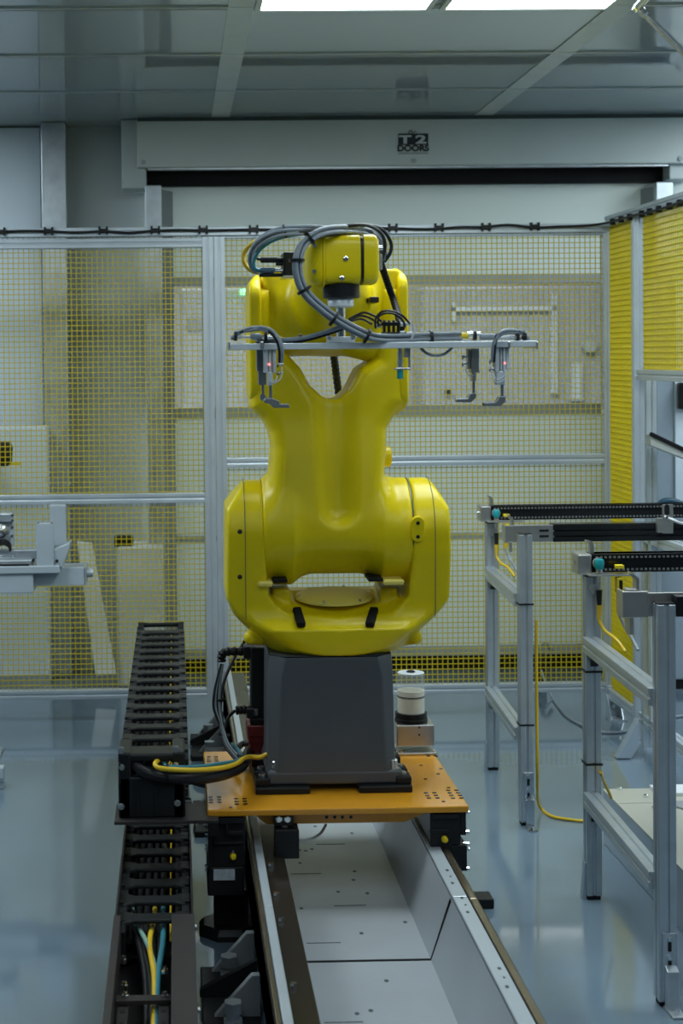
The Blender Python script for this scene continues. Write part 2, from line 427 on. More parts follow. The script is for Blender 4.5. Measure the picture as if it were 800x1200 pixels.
p = P(688, 405, YX); MB().lathe((p.x, YX-.08, p.z), (p.x, YX+.01, p.z), [(0, .05), (.2, .058), (1, .062)], 20).build('dial', 'wall_dark', t, smooth=40)
MB().box(xx(668, 430, YX), xx(681, 430, YX), YX-.04, YX+.01, zz(670, 470, YX), zz(670, 425, YX)).build('side_panel', 'window_frame', t, bevel=.006)
p = P(524, 459, YX); MB().cyl((p.x, YX-.05, p.z), (p.x, YX+.01, p.z), .02).build('knob', 'black', t)
t = empty('storage_cupboard', (xx(240, 470, 11.6), 11.7, 0), 'white cupboard seen blurred through the door window left of the yellow robot', 'cupboard')
MB().box(xx(212, 400, 11.6), xx(286, 400, 11.6), 11.6, 11.9, 0, zz(240, 338, 11.6)).build('carcass', 'far_pale', t, bevel=.02)
MB().box(xx(220, 380, 11.6), xx(236, 380, 11.6), 11.58, 11.61, zz(230, 388, 11.6), zz(230, 372, 11.6)).build('label_plate', 'far_grey', t, bevel=.004)
p = P(285.5, 341.5, 11.4)
tag(MB().lathe((p.x, 11.4, p.z), (p.x, 11.59, p.z), [(0, .012), (.1, .02), (1, .02)], 12).build('indicator_lamp', 'led_green', smooth=40), 'small green indicator lamp glowing behind the door window', 'lamp')

# ceiling lamps; all but the visible pair are added for brightness
def lamp(x0, x1, y0, y1, label, cat='ceiling light', m='lamp', zc=CEIL):
    o = MB().box(x0, x1, y0, y1, zc-.012, zc-.003).build('ceiling_light', m)
    t = tag(o, label, cat, 'ceiling light panels')
    f = MB()
    for b in ((x0-.02, x1+.02, y0-.02, y0), (x0-.02, x1+.02, y1, y1+.02), (x0-.02, x0, y0, y1), (x1, x1+.02, y0, y1)):
        f.box(*b, zc-.016, zc-.001)
    f.build('frame', 'ceiling_beam', o)
lamp(.31, .885, 4.2, 5.365, 'bright flat ceiling light panel above the robot, left one at the top edge')
lamp(.955, 1.515, 4.2, 5.365, 'bright flat ceiling light panel above the robot, right one at the top edge')
lamp(-1.02, .17, 1.0, 2.0, 'added fill light panel out of view behind the camera on the left', m='fill_dim')  # this and the next: unseen fill added behind the camera
lamp(1.66, 2.84, 1.0, 2.0, 'added fill light panel out of view behind the camera on the right', m='fill_dim')
lamp(.31, 1.515, 2.2, 3.0, 'added fill light panel out of view just above the camera side of the robot', m='fill_dim')  # added to light the tool bar and robot front
lamp(.31, 1.515, -1.6, -.6, 'added fill light panel out of view far behind the camera', m='fill_dim')  # added weak fill from the rear of the room
lamp(-2.36, -1.78, 4.2, 5.365, 'added fill light panel out of view to the left of the robot, outer one')  # this and the next added out of frame to brighten the left side
lamp(-1.74, -1.17, 4.2, 5.365, 'added fill light panel out of view to the left of the robot, inner one')
lamp(2.98, 4.1, 4.2, 5.365, 'added fill light panel out of view to the right of the conveyors')  # added out of frame to raise the light from the right
lamp(-2.4, -1.2, 6.25, 7.45, 'added fill light panel out of view above the fence at far left', m='fill_dim')  # added to brighten the left wall behind the fence
lamp(2.95, 4.1, 6.25, 7.45, 'added fill light panel out of view above the right of the side fence')  # added beyond the frame to brighten the back of the cell
lamp(-.2, .9, 9.0, 10.0, 'added fill light panel just behind the roll-up door, left one', m='fill_door')  # pair added to light the curtain from behind
lamp(1.7, 2.8, 9.0, 10.0, 'added fill light panel just behind the roll-up door, right one', m='fill_door')
lamp(-.4, .9, 11.8, 12.7, 'added fill light panel in the room behind the roll-up door, left', m='fill_far')  # added pair: backlights the lower curtain and glints on the floor
lamp(1.95, 3.2, 11.8, 12.7, 'added fill light panel in the room behind the roll-up door, right', m='fill_far')

# chrome strut near the ceiling, top right
t = empty('ceiling_strut', P(750, 8, 5.0), 'shiny jointed metal strut hanging from the ceiling at top right corner', 'strut')
pa = P(747, 8, 5.0); pb = P(758, -4, 4.9); pb = pa + (pb-pa)*((CEIL-pa.z)/(pb.z-pa.z))
MB().cyl(pa, pb, .014, n=14).build('upper_rod', 'chrome', t, smooth=40)
MB().lathe(P(744, 6, 5.0), P(749, 12, 5.0), [(0, .010), (.2, .018), (.8, .018), (1, .010)], 14).build('clevis', 'chrome', t, smooth=40)
MB().lathe(P(750, 17, 5.0), P(757, 12, 5.0), [(0, .010), (.15, .017), (.85, .017), (1, .010)], 14).build('joint', 'steel', t, smooth=40)
MB().cyl(P(748.5, 10, 5.0), P(753, 15, 5.0), .012, n=12).build('link', 'steel', t, smooth=40)
pa = P(755, 16, 5.0); pb = P(801, 62, 5.0)
MB().cyl(pa, pa+(pb-pa)*1.5, .011, n=12).build('lower_rod', 'steel', t, smooth=40)

# ================================================================== SAFETY FENCE
def tslot(mb, a, b, w, h=None, upv=(0, 0, 1)):
    """slotted aluminium profile"""
    a, b = V(a), V(b); h = h or w; d = (b-a).normalized(); x = d.cross(V(upv))
    if x.length < 1e-4: x = V((1, 0, 0))
    x.normalize(); y = x.cross(d)
    g, q = .10, .10
    base = []
    for k in range(4):
        seg = [(-.5, -.5), (-g, -.5), (-g, -.5+q), (g, -.5+q), (g, -.5)]
        for u, v in seg:
            for _ in range(k): u, v = -v, u
            base.append((u*w, v*h))
    n = len(base)
    vs = [p + x*u + y*v for p in (a, b) for u, v in base]
    fs = [(i, (i+1) % n, n+(i+1) % n, n+i) for i in range(n)] + [tuple(reversed(range(n))), tuple(range(n, 2*n))]
    return mb.add(vs, fs)
PITCH = .0236
def wire_mesh(name, parent, x0, x1, y0, y1, z0, z1, w=.0036):
    mb = MB(); L = math.hypot(x1-x0, y1-y0); ux, uy = (x1-x0)/L, (y1-y0)/L
    n = int(L/PITCH); off = (L-n*PITCH)/2
    nrm = V((-uy, ux, 0))
    for i in range(n+1):
        t = off+i*PITCH; p = V((x0+ux*t, y0+uy*t, 0)); mb.bar(p+V((0, 0, z0)), p+V((0, 0, z1)), w, w)
    k = int((z1-z0)/PITCH); of2 = (z1-z0-k*PITCH)/2
    for i in range(k+1):
        z = z0+of2+i*PITCH
        a = V((x0, y0, z))-nrm*w*.6; b = V((x1, y1, z))-nrm*w*.6
        mb.bar(a, b, w, w)
    return mb.build(name, 'mesh_yellow', parent, recalc=False)
Zt1, Zt0 = zz(480, 264.5, YF), zz(480, 274.5, YF)           # top rail
Zb1, Zb0 = zz(480, 802, YF), zz(480, 812.5, YF)
W = .045
def fence_panel(label, x0, x1, posts, mids, toprail, x_in0, x_in1):
    t = empty('mesh_fence', ((x0+x1)/2, YF, 0), label, 'safety fence')
    for p0, p1 in posts:
        tslot(MB(), ((p0+p1)/2, YF, 0 if p0 < -.5 else Zb0), ((p0+p1)/2, YF, Zt0-.003), abs(p1-p0), W, upv=(0, 1, 0)).build('post', 'frame_alu', t, bevel=.003)
    for nm, z0, z1 in [('bottom_rail', Zb0, Zb1)]+[('middle_rail', a, b) for a, b in mids]+toprail:
        tslot(MB(), (x_in0, YF, (z0+z1)/2), (x_in1, YF, (z0+z1)/2), W, z1-z0).build(nm, 'frame_alu', t, bevel=.003)
    wire_mesh('wire_panel', t, x_in0, x_in1, YF, YF, Zb1-.005, Zt0+.005)
    return t
pl = (xx(239.5, 540, YF), xx(252, 540, YF)); pr_ = (xx(253, 540, YF), xx(265.5, 540, YF))
xc0, xc1 = xx(706.5, 540, YF), xx(714, 540, YF)
fence_panel('left yellow wire mesh fence panel in grey frame behind the cable chain', -1.6, pl[1], [pl, (-1.62, -1.58)],
            [(zz(120, 590, YF), zz(120, 578.5, YF))], [('top_rail', zz(120, 291, YF), zz(120, 280, YF))], -1.6, pl[0])
fence_panel('right yellow wire mesh fence panel in grey frame directly behind the robot', pr_[0], xc1, [pr_, (xc0, xc1)],
            [(zz(480, 545.5, YF), zz(480, 534, YF))], [('top_rail', Zt0-.012, Zt0-.004)], pr_[1], xc0)
# long top rail over both panels
t = empty('fence_top_rail', (.3, YF, Zt0), 'long pale aluminium rail along the top of the back fence', 'rail')
tslot(MB(), (-1.7, YF, (Zt0+Zt1)/2+.001), (xc1, YF, (Zt0+Zt1)/2+.001), W+.01, (Zt1-Zt0)+.002).build('rail_profile', 'frame_alu', t, bevel=.003)
# side fence
XS = (xc0+xc1)/2+.012
def ys(px, py=500): return PX(px, py, XS).y
def zs_(px, py): return PX(px, py, XS).z
y_p0, y_p1 = ys(751.5, 340), ys(742.5, 340)
t = empty('side_fence', (XS, YF-.3, 0), 'narrow yellow mesh side fence from the back corner to the second post', 'safety fence')
ztop_s = zs_(745, 253); 
tslot(MB(), (XS, (y_p0+y_p1)/2, 0.0), (XS, (y_p0+y_p1)/2, ztop_s-.010), W, .034, upv=(0, 1, 0)).build('post', 'frame_alu', t, bevel=.003)
zsb = zs_(716, 803)
tslot(MB(), (XS, YF-.03, zsb-.03), (XS, y_p1-.002, zsb-.03), W, W).build('bottom_rail', 'frame_alu', t, bevel=.003)
wire_mesh('wire_panel', t, XS, XS, y_p1+.002, YF-.03, zsb-.01, ztop_s-.01, .0052)
pf = P(717, 853, YF-.15)
mb = MB(); mb.box(XS-.03, XS+.05, YF-.12, YF-.04, 0, .006); mb.box(XS-.03, XS+.03, YF-.045, YF-.04, 0, .13)
mb.prism([(YF-.12, .006), (YF-.045, .006), (YF-.045, .11)], XS+.025, XS+.03, 'x'); mb.prism([(YF-.12, .006), (YF-.045, .006), (YF-.045, .11)], XS-.03, XS-.025, 'x')
fb = mb.build('foot_bracket', 'galvanized', t)
MB().cyl((XS, YF-.05, .055), (XS, YF-.06, .055), .010, n=6).build('bolt', 'chrome', fb)
MB().box(XS-.02, XS+.02, YF-.04, YF-.005, 0, zsb).build('corner_leg', 'frame_alu', t, bevel=.003)
yl = PZ(757, 890, 0).y
MB().prism([(xx(a, b, yl), max(zz(a, b, yl), 0)) for a, b in ((723, 889.5), (740, 889.5), (748.5, 876), (748.5, 843))], yl+.005, yl+.05, 'y').build('brace', 'panel_blue', t, bevel=.003)
# upper wide mesh panel over the opening and its low counterpart
t = empty('side_fence_bay', (XS, 5.2, 0), 'side fence bay with a yellow mesh panel above the conveyor opening', 'safety fence')
yn = 4.0
zt2 = zs_(775, 251); zr1, zr0 = zs_(775, 433.5), zs_(775, 446)
tslot(MB(), (XS, y_p0-.002, (zr0+zr1)/2), (XS, yn, (zr0+zr1)/2), W+.01, zr1-zr0).build('middle_rail', 'frame_alu', t, bevel=.003)
wire_mesh('wire_panel', t, XS, XS, y_p0-.03, yn, zr1-.005, ztop_s-.01, .0052)
tslot(MB(), (XS, yn-.02, 0), (XS, yn-.02, ztop_s-.010), W, W, upv=(0, 1, 0)).build('post', 'frame_alu', t, bevel=.003)
yq = ys(767, 700)
zl1 = zs_(757, 628)
tslot(MB(), (XS, y_p0-.06, .0), (XS, y_p0-.06, zl1), W, .03, upv=(0, 1, 0)).build('leg', 'frame_alu', t, bevel=.003)
tslot(MB(), (XS, yq, zsb-.05), (XS, yq, zl1), W, .03, upv=(0, 1, 0)).build('leg', 'frame_alu', t, bevel=.003)
tslot(MB(), (XS, y_p0-.004, zl1), (XS, yn, zl1), W, W).build('sill_rail', 'frame_alu', t, bevel=.003)
tslot(MB(), (XS, y_p0-.004, zsb-.03), (XS, yn, zsb-.03), W, W).build('bottom_rail', 'frame_alu', t, bevel=.003)
wire_mesh('lower_wire_panel', t, XS, XS, yq, y_p0-.07, zsb-.01, zl1-.02, .0052)
t = empty('side_top_rail', (XS, 5.5, ztop_s), 'pale aluminium rail along the top of the side fence', 'rail')
tslot(MB(), (XS, YF-.03, ztop_s+.012), (XS, 3.95, ztop_s+.012), W+.004, .042).build('rail_profile', 'frame_alu', t, bevel=.003)
# cable on the rail with clips
pts = [P(px, py, YF-.04) for px, py in ((-205, 273), (-130, 272), (-60, 272), (0, 271.5), (30, 270.5), (57, 271), (90, 272.5), (121, 271), (150, 273), (180, 270.5), (210, 269.5), (238, 270), (297, 269), (355, 268.5), (410, 268), (460, 267.5), (490, 268.5), (514, 268), (540, 266), (569, 266), (595, 263.5), (626, 266.5), (655, 265.5), (684, 264.5), (700, 263))]
for px, py in ((716, 260), (730, 256), (745, 252), (760, 249), (775, 244.5), (790, 240), (804, 235)):
    q = PX(px, py, XS-.035); pts.append(q)
pts.append(V((XS-.035, 4.2, pts[-1].z)))
tag(MB().tube(pts, .0058, 8, 5).build('fence_cable', 'cable_black', smooth=60), 'long dark cable clipped along the top of the safety fence', 'cable')
def clip(loc, rz, label):
    o = MB(); o.box(-.017, .017, -.014, .012, -.008, .008).box(-.021, -.012, -.016, .012, -.018, .018).box(.012, .021, -.016, .012, -.018, .018)
    me = o.build('cable_clip', 'black', origin=(0, 0, 0)); me.location = loc; me.rotation_euler.z = rz
    tag(me, label, 'clip', 'cable clips on the fence rail'); return me
ordn = ['first', 'second', 'third', 'fourth', 'fifth', 'sixth', 'seventh', 'eighth', 'ninth', 'tenth', 'eleventh', 'twelfth']
for i, px in enumerate((1, 57, 121, 182, 238, 297, 460, 514, 569, 626)):
    q = P(px, 271.5-px*.0095, YF-.033)
    clip(q, 0, 'black cable clip on back fence top rail, %s from the left' % ordn[i])
for i, (px, py) in enumerate(((718, 260), (728, 257), (738, 254.5), (752, 250.5), (761.5, 248), (772, 245), (784.5, 241.5), (796.5, 238))):
    q = PX(px, py, XS-.03); cl_ = clip(q, -PI/2, 'black cable clip on side fence top rail, %s from the back corner' % ordn[i]); cl_.scale = (.5, .7, .75)

# ------------------------------------------------------------------ things behind / beside the fence
t = empty('plastic_cabinet', (xx(162, 640, 7.75), 7.85, 0), 'white plastic cabinet standing behind the left fence panel', 'cabinet')
MB().box(xx(137, 640, 7.7), xx(191, 640, 7.7), 7.7, 7.95, 0, zz(160, 641, 7.7)).build('body', 'white_plastic', t, bevel=.012)
p = P(143, 631, 7.75); q = P(156, 630, 7.75)
MB().box(p.x-.04, q.x, 7.74, 7.8, zz(140, 641, 7.75), zz(140, 628, 7.75)).build('clasp', 'black', t, bevel=.006)
mb = MB(); a = [P(px, py, 7.6) for px, py in ((88, 638), (106, 640), (136, 790), (112, 792))]
mb.add([(p.x, p.y+(.12 if i < 2 else 0), max(p.z, 0)) for i, p in enumerate(a)]+[(p.x, p.y+.03+(.12 if i < 2 else 0), max(p.z, 0)) for i, p in enumerate(a)],
       [(0, 1, 2, 3), (7, 6, 5, 4), (0, 4, 5, 1), (1, 5, 6, 2), (2, 6, 7, 3), (3, 7, 4, 0)])
tag(mb.build('leaning_board', 'white_plastic', bevel=.004), 'narrow white board leaning at an angle behind the left fence panel', 'board')
t = empty('cooler_box', (xx(25, 700, 7.85), 7.9, 0), 'large white panel box on the floor at far left behind the fence', 'box')
MB().box(-1.3, xx(57, 700, 7.75), 7.75, 7.93, 0, zz(30, 500, 7.75)).build('body', 'wall_white', t, bevel=.012)
MB().box(-1.31, xx(57.6, 700, 7.745), 7.742, 7.752, 0, .06).build('kick_plate', 'galvanized', t)
t = empty('wall_sensor', (xx(3, 530, 7.4), 7.45, zz(3, 545, 7.4)), 'black sensor head with yellow bracket seen behind fence at far left', 'sensor')
MB().lathe(P(3, 546, 7.35), P(3, 517, 7.35), [(0, .03), (.1, .045), (.75, .05), (.95, .04), (1, .02)], 18).build('housing', 'black', t, smooth=40)
MB().box(-.95, xx(25, 543, 7.35), 7.33, 7.36, zz(3, 545, 7.35), zz(3, 542.5, 7.35)).build('bracket', 'bright_yellow', t)
MB().box(-.97, -.92, 7.33, 7.74, zz(3, 548, 7.35), zz(3, 536, 7.35)).build('wall_arm', 'far_grey', t)

# machine seen through the side opening
t = empty('control_cabinet', (2.6, 7.75, 0), 'tall pale blue machine cabinet beyond the side fence at right edge', 'cabinet')
YM = 7.45
MB().box(xx(768, 600, YM), xx(768, 600, YM)+.9, YM, 7.8, 0.05, zz(780, 300, YM)).build('body', 'panel_blue', t, bevel=.01)
MB().box(xx(790, 600, YM), xx(768, 600, YM)+.88, YM-.012, YM+.002, zz(780, 590, YM), zz(780, 330, YM)).build('door', 'wall_white', t, bevel=.004)
MB().box(xx(768, 600, YM)+.02, xx(768, 600, YM)+.88, YM+.02, 7.78, 0, .055).build('plinth', 'black', t)
MB().box(xx(792, 470, YM), xx(808, 470, YM), YM-.05, YM-.012, zz(800, 479, YM), zz(800, 448, YM)).build('screen', 'black_gloss', t, bevel=.004)
t = empty('steel_upright', (xx(761, 600, 7.2), 7.2, 0), 'grey slotted upright standing beyond the side fence opening', 'post')
tslot(MB(), (xx(761, 500, 7.2), 7.2, 0), (xx(761, 500, 7.2), 7.2, 2.0), .05, .05, upv=(0, 1, 0)).build('profile', 'frame_alu', t, bevel=.003)
# tilted lid
t = empty('tilted_screen', P(785, 530, 7.0), 'tilted white panel with a thick black top edge beyond side fence', 'screen')
a = P(762, 510, 7.0); b = P(830, 543, 7.0); dz = V((0, 0, 1))
mb = MB(); mb.add([a, b, b-dz*.02, a-dz*.045]+[p+V((0, .12, 0)) for p in (a, b, b-dz*.02, a-dz*.045)], [(0, 1, 2, 3), (7, 6, 5, 4), (0, 4, 5, 1), (1, 5, 6, 2), (2, 6, 7, 3), (3, 7, 4, 0)])
mb.build('panel', 'white_plastic', t)
MB().bar(a+V((-.005, -.004, .008)), b+V((0, -.004, .008)), .016, .02).build('edge_strip', 'black', t, bevel=.003)
MB().bar(P(826, 545, 7.15), V((P(826, 545, 7.15).x, 7.15, 0)), .05, .05).build('stand', 'frame_alu', t)
tag(MB().tube([P(771, 604, 7.0), P(772, 592, 7.0), P(779, 587, 7.0), P(792, 588, 7.0), P(806, 596, 7.0), P(815, 620, 7.0), V((P(815, 700, 7.0).x, 7.0, .0))], .014, 10).build('blue_hose', 'blue_bag', smooth=60), 'dark blue hose arching behind the far conveyor at right edge', 'hose')

# ================================================================== LINEAR TRACK
ZR = .28
H = CAM.z-ZR
def rx(r, z=ZR): return r*(CAM.z-z)
Y0, Y1 = 2.3, 6.72
t = track = empty('robot_track', (.48, 4.5, 0), 'long floor track with bright rails and a grey trough under the robot', 'track')
MB().box(rx(.141), rx(.1495), Y0, Y1, .10, ZR-.004).box(rx(.141), rx(.208), Y0, Y1, .10, ZR-.03).build('rail_beam', 'brass', t, bevel=.003)
MB().box(rx(.1665), rx(.209), Y0, Y1, ZR-.032, ZR-.012).build('rail_cover', 'bronze', t, bevel=.002)
def split(y0, y1, ys_): 
    e = [y0]+ys_+[y1]; return [(e[i]+.0022, e[i+1]-.0022) for i in range(len(e)-1)]
ysm = P(530, 1061, 3.86).y
for a, b in split(Y0, Y1, [ysm-.04, ysm+1.5]):
    MB().box(rx(.1505), rx(.167), a, b, ZR-.02, ZR).build('guide_rail', 'rail_white', t, bevel=.003)
for yy in (2.55, 2.95, 3.35, ysm-.12, ysm+.06, 4.15, 4.8, 5.4):
    MB().cyl((rx(.178), yy, ZR-.013), (rx(.178), yy, ZR-.002), .008, n=6).build('bolt', 'chrome', t)
MB().box(rx(.502)+.002, rx(.553), Y0, Y1, .10, ZR-.022).build('rail_beam', 'bronze', t, bevel=.003)
for a, b in split(Y0, Y1, [ysm, ysm+1.5]):
    r_ = MB().box(rx(.500), rx(.5275), a, b, ZR-.02, ZR).build('guide_rail', 'rail_white', t, bevel=.003)
    MB().box(rx(.532), rx(.545), a, b, ZR-.022, ZR-.006).build('rail_cover', 'brass', t, bevel=.002)
    k = a+.1
    while k < b-.1:
        mb = MB(); mb.prism([(rx(.513)+.0045*math.cos(q*PI/6), k+.008*math.sin(q*PI/6)) for q in range(12)], ZR-.001, ZR+.0006, 'z')
        mb.prism([(rx(.516)+.003*math.cos(q*PI/6), k+.05+.005*math.sin(q*PI/6)) for q in range(12)], ZR-.001, ZR+.0006, 'z')
        mb.prism([(rx(.516)+.0045*math.cos(q*PI/6), k+.10+.008*math.sin(q*PI/6)) for q in range(12)], ZR-.001, ZR+.0006, 'z')
        k += .45
        mb.build('screw_holes', 'seam', r_)
ZT = .12
for i, (a, b) in enumerate(split(Y0, Y1, [ysm, ysm+1.5])):
    mb = MB()
    xa, xb, xc = rx(.2095)-.002, rx(.411, ZT), rx(.498)
    th = .004
    mb.prism([(xa, ZR-.03), (xa, ZT), (xb, ZT), (xc, ZR-.004), (xc, ZR-.004-th*2), (xb+th*.4, ZT-th), (xa-th, ZT-th), (xa-th, ZR-.03)], a+.003, b-.003, 'y')
    tr = mb.build('trough_tray', 'trough', t)
    for k in range(14):
        mb = MB()
        x = random.uniform(xa+.03, xb-.02); y = random.uniform(a+.1, b-.05)
        mb.prism([(x+.006*math.cos(q*PI/4), y+.008*math.sin(q*PI/4)) for q in range(8)], ZT-.001, ZT+.0007, 'z')
        mb.build('screw_hole', 'seam', tr)
    for k in range(5):
        mb = MB(); x = xa+.04+.10*(k % 2); y = a+.12+.27*k
        mb.box(x, x+.09, y, y+.004, ZT-.001, ZT+.0008)
        mb.build('slot', 'seam', tr)
mb = MB(); mb.prism([(xa, ZT+.002), (xa, ZT-.012), (xb+.003, ZT-.012), (xc, ZR-.02), (xc-.004, ZR-.004), (xb, ZT+.002)], ysm-.004, ysm+.004, 'y')
mb.build('seam_seal', 'rubber', t)
# feet of the track
def foot(x0, x1, y):
    f = MB().box(x0, x1, y-.19, y+.19, 0, .022).build('foot_plate', 'black', t, bevel=.004)
    for dy in (-.12, .16):
        MB().prism([(x0+.03, .022), (x1, .022), (x1, .125), (x1-.02, .125), (x0+.05, .045)], y+dy-.012, y+dy+.012, 'y').build('gusset', 'far_grey', f, bevel=.002)
    for dy in (-.17, .12):
        MB().lathe((x0+.075, y+dy, .022), (x0+.075, y+dy, .078), [(0, .026), (.2, .026), (.21, .018), (.5, .018), (.51, .023), (1, .023)], 6).build('anchor_bolt', 'galvanized', f)
    MB().prism([(x0-.004, .022), (x1, .022), (x1, .115), (x0-.004, .04)], y-.01, y+.01, 'y').build('web_plate', 'black', f)
for y in (2.5, 3.90, 5.45, 6.45):
    foot(rx(.141)-.145, rx(.141)-.001, y)
for y in (4.40, 5.95):
    f = MB().lathe((rx(.141)-.055, y, 0), (rx(.141)-.055, y, .03), [(0, .095), (.5, .095), (1, .08)], 8).build('levelling_pad', 'black', t, smooth=30)
    MB().box(rx(.141)-.10, rx(.141)-.002, y-.04, y+.04, .03, .13).build('pad_block', 'black', f, bevel=.004)
for y in (2.6, 4.57, 6.3):
    MB().box(rx(.553)+.001, rx(.553)+.172, y-.036, y+.036, 0, .03).build('foot_plate', 'black', t, bevel=.004)
for y in (2.8, 3.9, 5.0, 6.1):
    MB().box(rx(.141)+.01, rx(.553)-.01, y-.06, y+.06, 0, .112).build('cross_member', 'black', t, bevel=.004)

# ================================================================== CARRIAGE
ZP = .40
PY0, PY1 = PZ(400, 947, ZP).y, PZ(400, 878, ZP).y
pxl, pxr = PZ(242.5, 948, ZP).x, PZ(550.5, 946, ZP).x
t = carriage = empty('robot_carriage', ((pxl+pxr)/2, 4.5, ZR), 'orange carriage plate with black bearing blocks carrying the robot on the rails', 'carriage')
pt = MB().box(pxl, pxr, PY0, PY1, ZP-.019, ZP).build('plate', 'plate_orange', t, bevel=.004)
Yb = PY0+.05
MB().prism([(xx(290, 950, Yb), ZP-.0188), (xx(515, 950, Yb), ZP-.0188), (xx(500, 957, Yb), zz(400, 955, Yb)), (xx(474, 965, Yb), zz(400, 965, Yb)), (xx(312, 965, Yb), zz(400, 965, Yb)), (xx(300, 957, Yb), zz(400, 955, Yb))], Yb, Yb+.4, 'y').build('cross_beam', 'plate_orange', t, bevel=.004)
for px in (382.5, 392, 401, 411):
    p = P(px, 957.5, Yb); MB().cyl((p.x, Yb-.001, p.z), (p.x, Yb+.004, p.z), .0048, n=14).build('threaded_hole', 'black', t)
# screw clusters on the plate (dark recessed screws)
k = 0
for px, py, n in ((249, 890, 3), (252, 938, 3), (282, 940, 3), (475, 883, 2), (505, 884, 2), (506, 933, 3), (534, 933, 4), (308, 884, 1), (492, 895, 1), (512, 905, 1), (524, 921, 1), (515, 899, 1), (497, 911, 1), (518, 937, 1), (270, 944, 1)):
    mb = MB()
    for i in range(n):
        q = PZ(px, py, ZP)
        for dx, dy in (((0, 0),) if n == 1 else ((-.012, 0), (.012, 0))):
            x, y = q.x+dx, q.y+i*.026-.02
            mb.cyl((x, y, ZP-.002), (x, y, ZP+.0012), .0055 if n == 1 else .0068, n=10)
    mb.build('screw_cluster', 'bronze', pt)
# bearing blocks
def block(px0, px1, py0, py1, Yk, dep, label=None, name='bearing_block'):
    return MB().box(xx(px0, py0, Yk), xx(px1, py0, Yk), Yk, Yk+dep, zz((px0+px1)/2, py1, Yk), zz((px0+px1)/2, py0, Yk)).build(name, 'black', t, bevel=.004)
ya = PY0+.02
b = block(245, 287, 955.5, 1016, ya, .22)
mb = MB(); mb.box(xx(252, 960, ya), xx(286, 960, ya), ya-.012, ya+.001, zz(270, 964, ya), zz(270, 957, ya))
mb.box(xx(243.5, 960, ya), xx(248, 960, ya), ya-.014, ya+.01, zz(245, 1018, ya), zz(245, 957, ya))
mb.box(xx(250, 960, ya), xx(284, 960, ya), ya-.008, ya+.001, zz(270, 989, ya), zz(270, 986, ya)); mb.box(xx(264, 960, ya), xx(267, 960, ya), ya-.01, ya+.001, zz(270, 979, ya), zz(270, 964, ya))
mb.box(xx(267, 960, ya), xx(284, 960, ya), ya-.018, ya+.001, zz(270, 977, ya), zz(270, 972, ya))
mb.build('ribs', 'chain', b, bevel=.002)
MB().box(xx(250, 1018, ya), xx(275, 1018, ya), ya-.004, ya+.001, zz(262, 1031, ya), zz(262, 1018.5, ya)).build('rating_plate', 'label_grey', b)
MB().box(xx(243, 1015, ya), xx(286, 1015, ya), ya, ya+.18, zz(262, 1050, ya), zz(262, 1016, ya)).build('lower_housing', 'chain', b, bevel=.004)
p = P(273, 1003, ya); MB().lathe((p.x, ya+.001, p.z), (p.x, ya-.018, p.z), [(0, .009), (.7, .009), (1, .005)], 12).build('grease_cap', 'bright_yellow', b, smooth=40)
p = P(273, 996, ya); MB().cyl((p.x, ya+.001, p.z), (p.x, ya-.014, p.z), .004).build('grease_nipple', 'chrome', b)
for py in (954, 958, 977, 982, 991, 996, 1015, 1020):
    p = P(242.5, py, ya+.02); MB().cyl((p.x-.006, p.y, p.z), (p.x+.012, p.y, p.z), .005, n=6).build('bolt', 'chrome', b)
b = block(504, 540, 952, 990, ya, .3)
mb = MB(); mb.box(xx(540, 960, ya), xx(546, 960, ya), ya, ya+.26, zz(540, 979, ya), zz(540, 951, ya)).box(xx(529, 990, ya), xx(547, 990, ya), ya, ya+.26, zz(540, 1021, ya), zz(540, 991, ya))
mb.box(xx(506, 960, ya), xx(536, 960, ya), ya-.012, ya+.002, zz(520, 958, ya), zz(520, 953, ya)).box(xx(503, 960, ya), xx(525, 960, ya), ya-.006, ya+.002, zz(520, 975, ya), zz(520, 971, ya)).box(xx(505, 985, ya), xx(530, 985, ya), ya, ya+.2, zz(520, 1003, ya), zz(520, 988, ya))
mb.build('ribs', 'chain', b, bevel=.002)
p = P(520.5, 983, ya); MB().lathe((p.x, ya+.001, p.z), (p.x, ya-.018, p.z), [(0, .009), (.7, .009), (1, .005)], 12).build('grease_cap', 'bright_yellow', b, smooth=40)
for py in (952, 975, 989, 995, 1018):
    p = P(547, py, ya+.02); MB().cyl((p.x-.012, p.y, p.z), (p.x+.006, p.y, p.z), .005, n=6).build('bolt', 'chrome', b)
# hanging lubrication box
yh = PY0+.01
hb = MB().box(xx(321, 960, yh), xx(344, 960, yh), yh, yh+.036, zz(332, 968, yh), zz(332, 954, yh)).build('hanger', 'black', t, bevel=.002)
for px in (326.5, 336.5):
    p = P(px, 960, yh); MB().lathe((p.x, yh+.001, p.z), (p.x, yh-.008, p.z), [(0, .0105), (.6, .0105), (1, .007)], 14).build('bolt', 'chrome', hb, smooth=40)
lb = MB().box(xx(322, 980, yh), xx(350, 980, yh), yh-.015, yh+.06, zz(335, 1005, yh), zz(335, 970.5, yh)).build('pinion_box', 'black', t, bevel=.004)
MB().box(xx(331, 970, yh), xx(337, 970, yh), yh+.01, yh+.03, zz(335, 972, yh), zz(335, 966, yh)).build('spindle', 'steel', lb)
MB().tube([P(350, 985, yh+.03), P(362, 984, yh+.08), P(375, 977, yh+.12), P(382, 966, yh+.14)], .004, 8).build('drip_hose', 'cable_pale', t, smooth=60)
# shelf bracket to the chain
ys0, ys1 = PZ(190, 962, .385).y, PZ(190, 941, .385).y
MB().box(PZ(134, 960, .385).x, pxl+.03, ys0, ys1, .375, .385).build('chain_bracket', 'tray_cover', t, bevel=.002)
MB().box(pxl+.005, pxl+.03, ys0, ys1, .34, .376).build('bracket_rib', 'black', t)

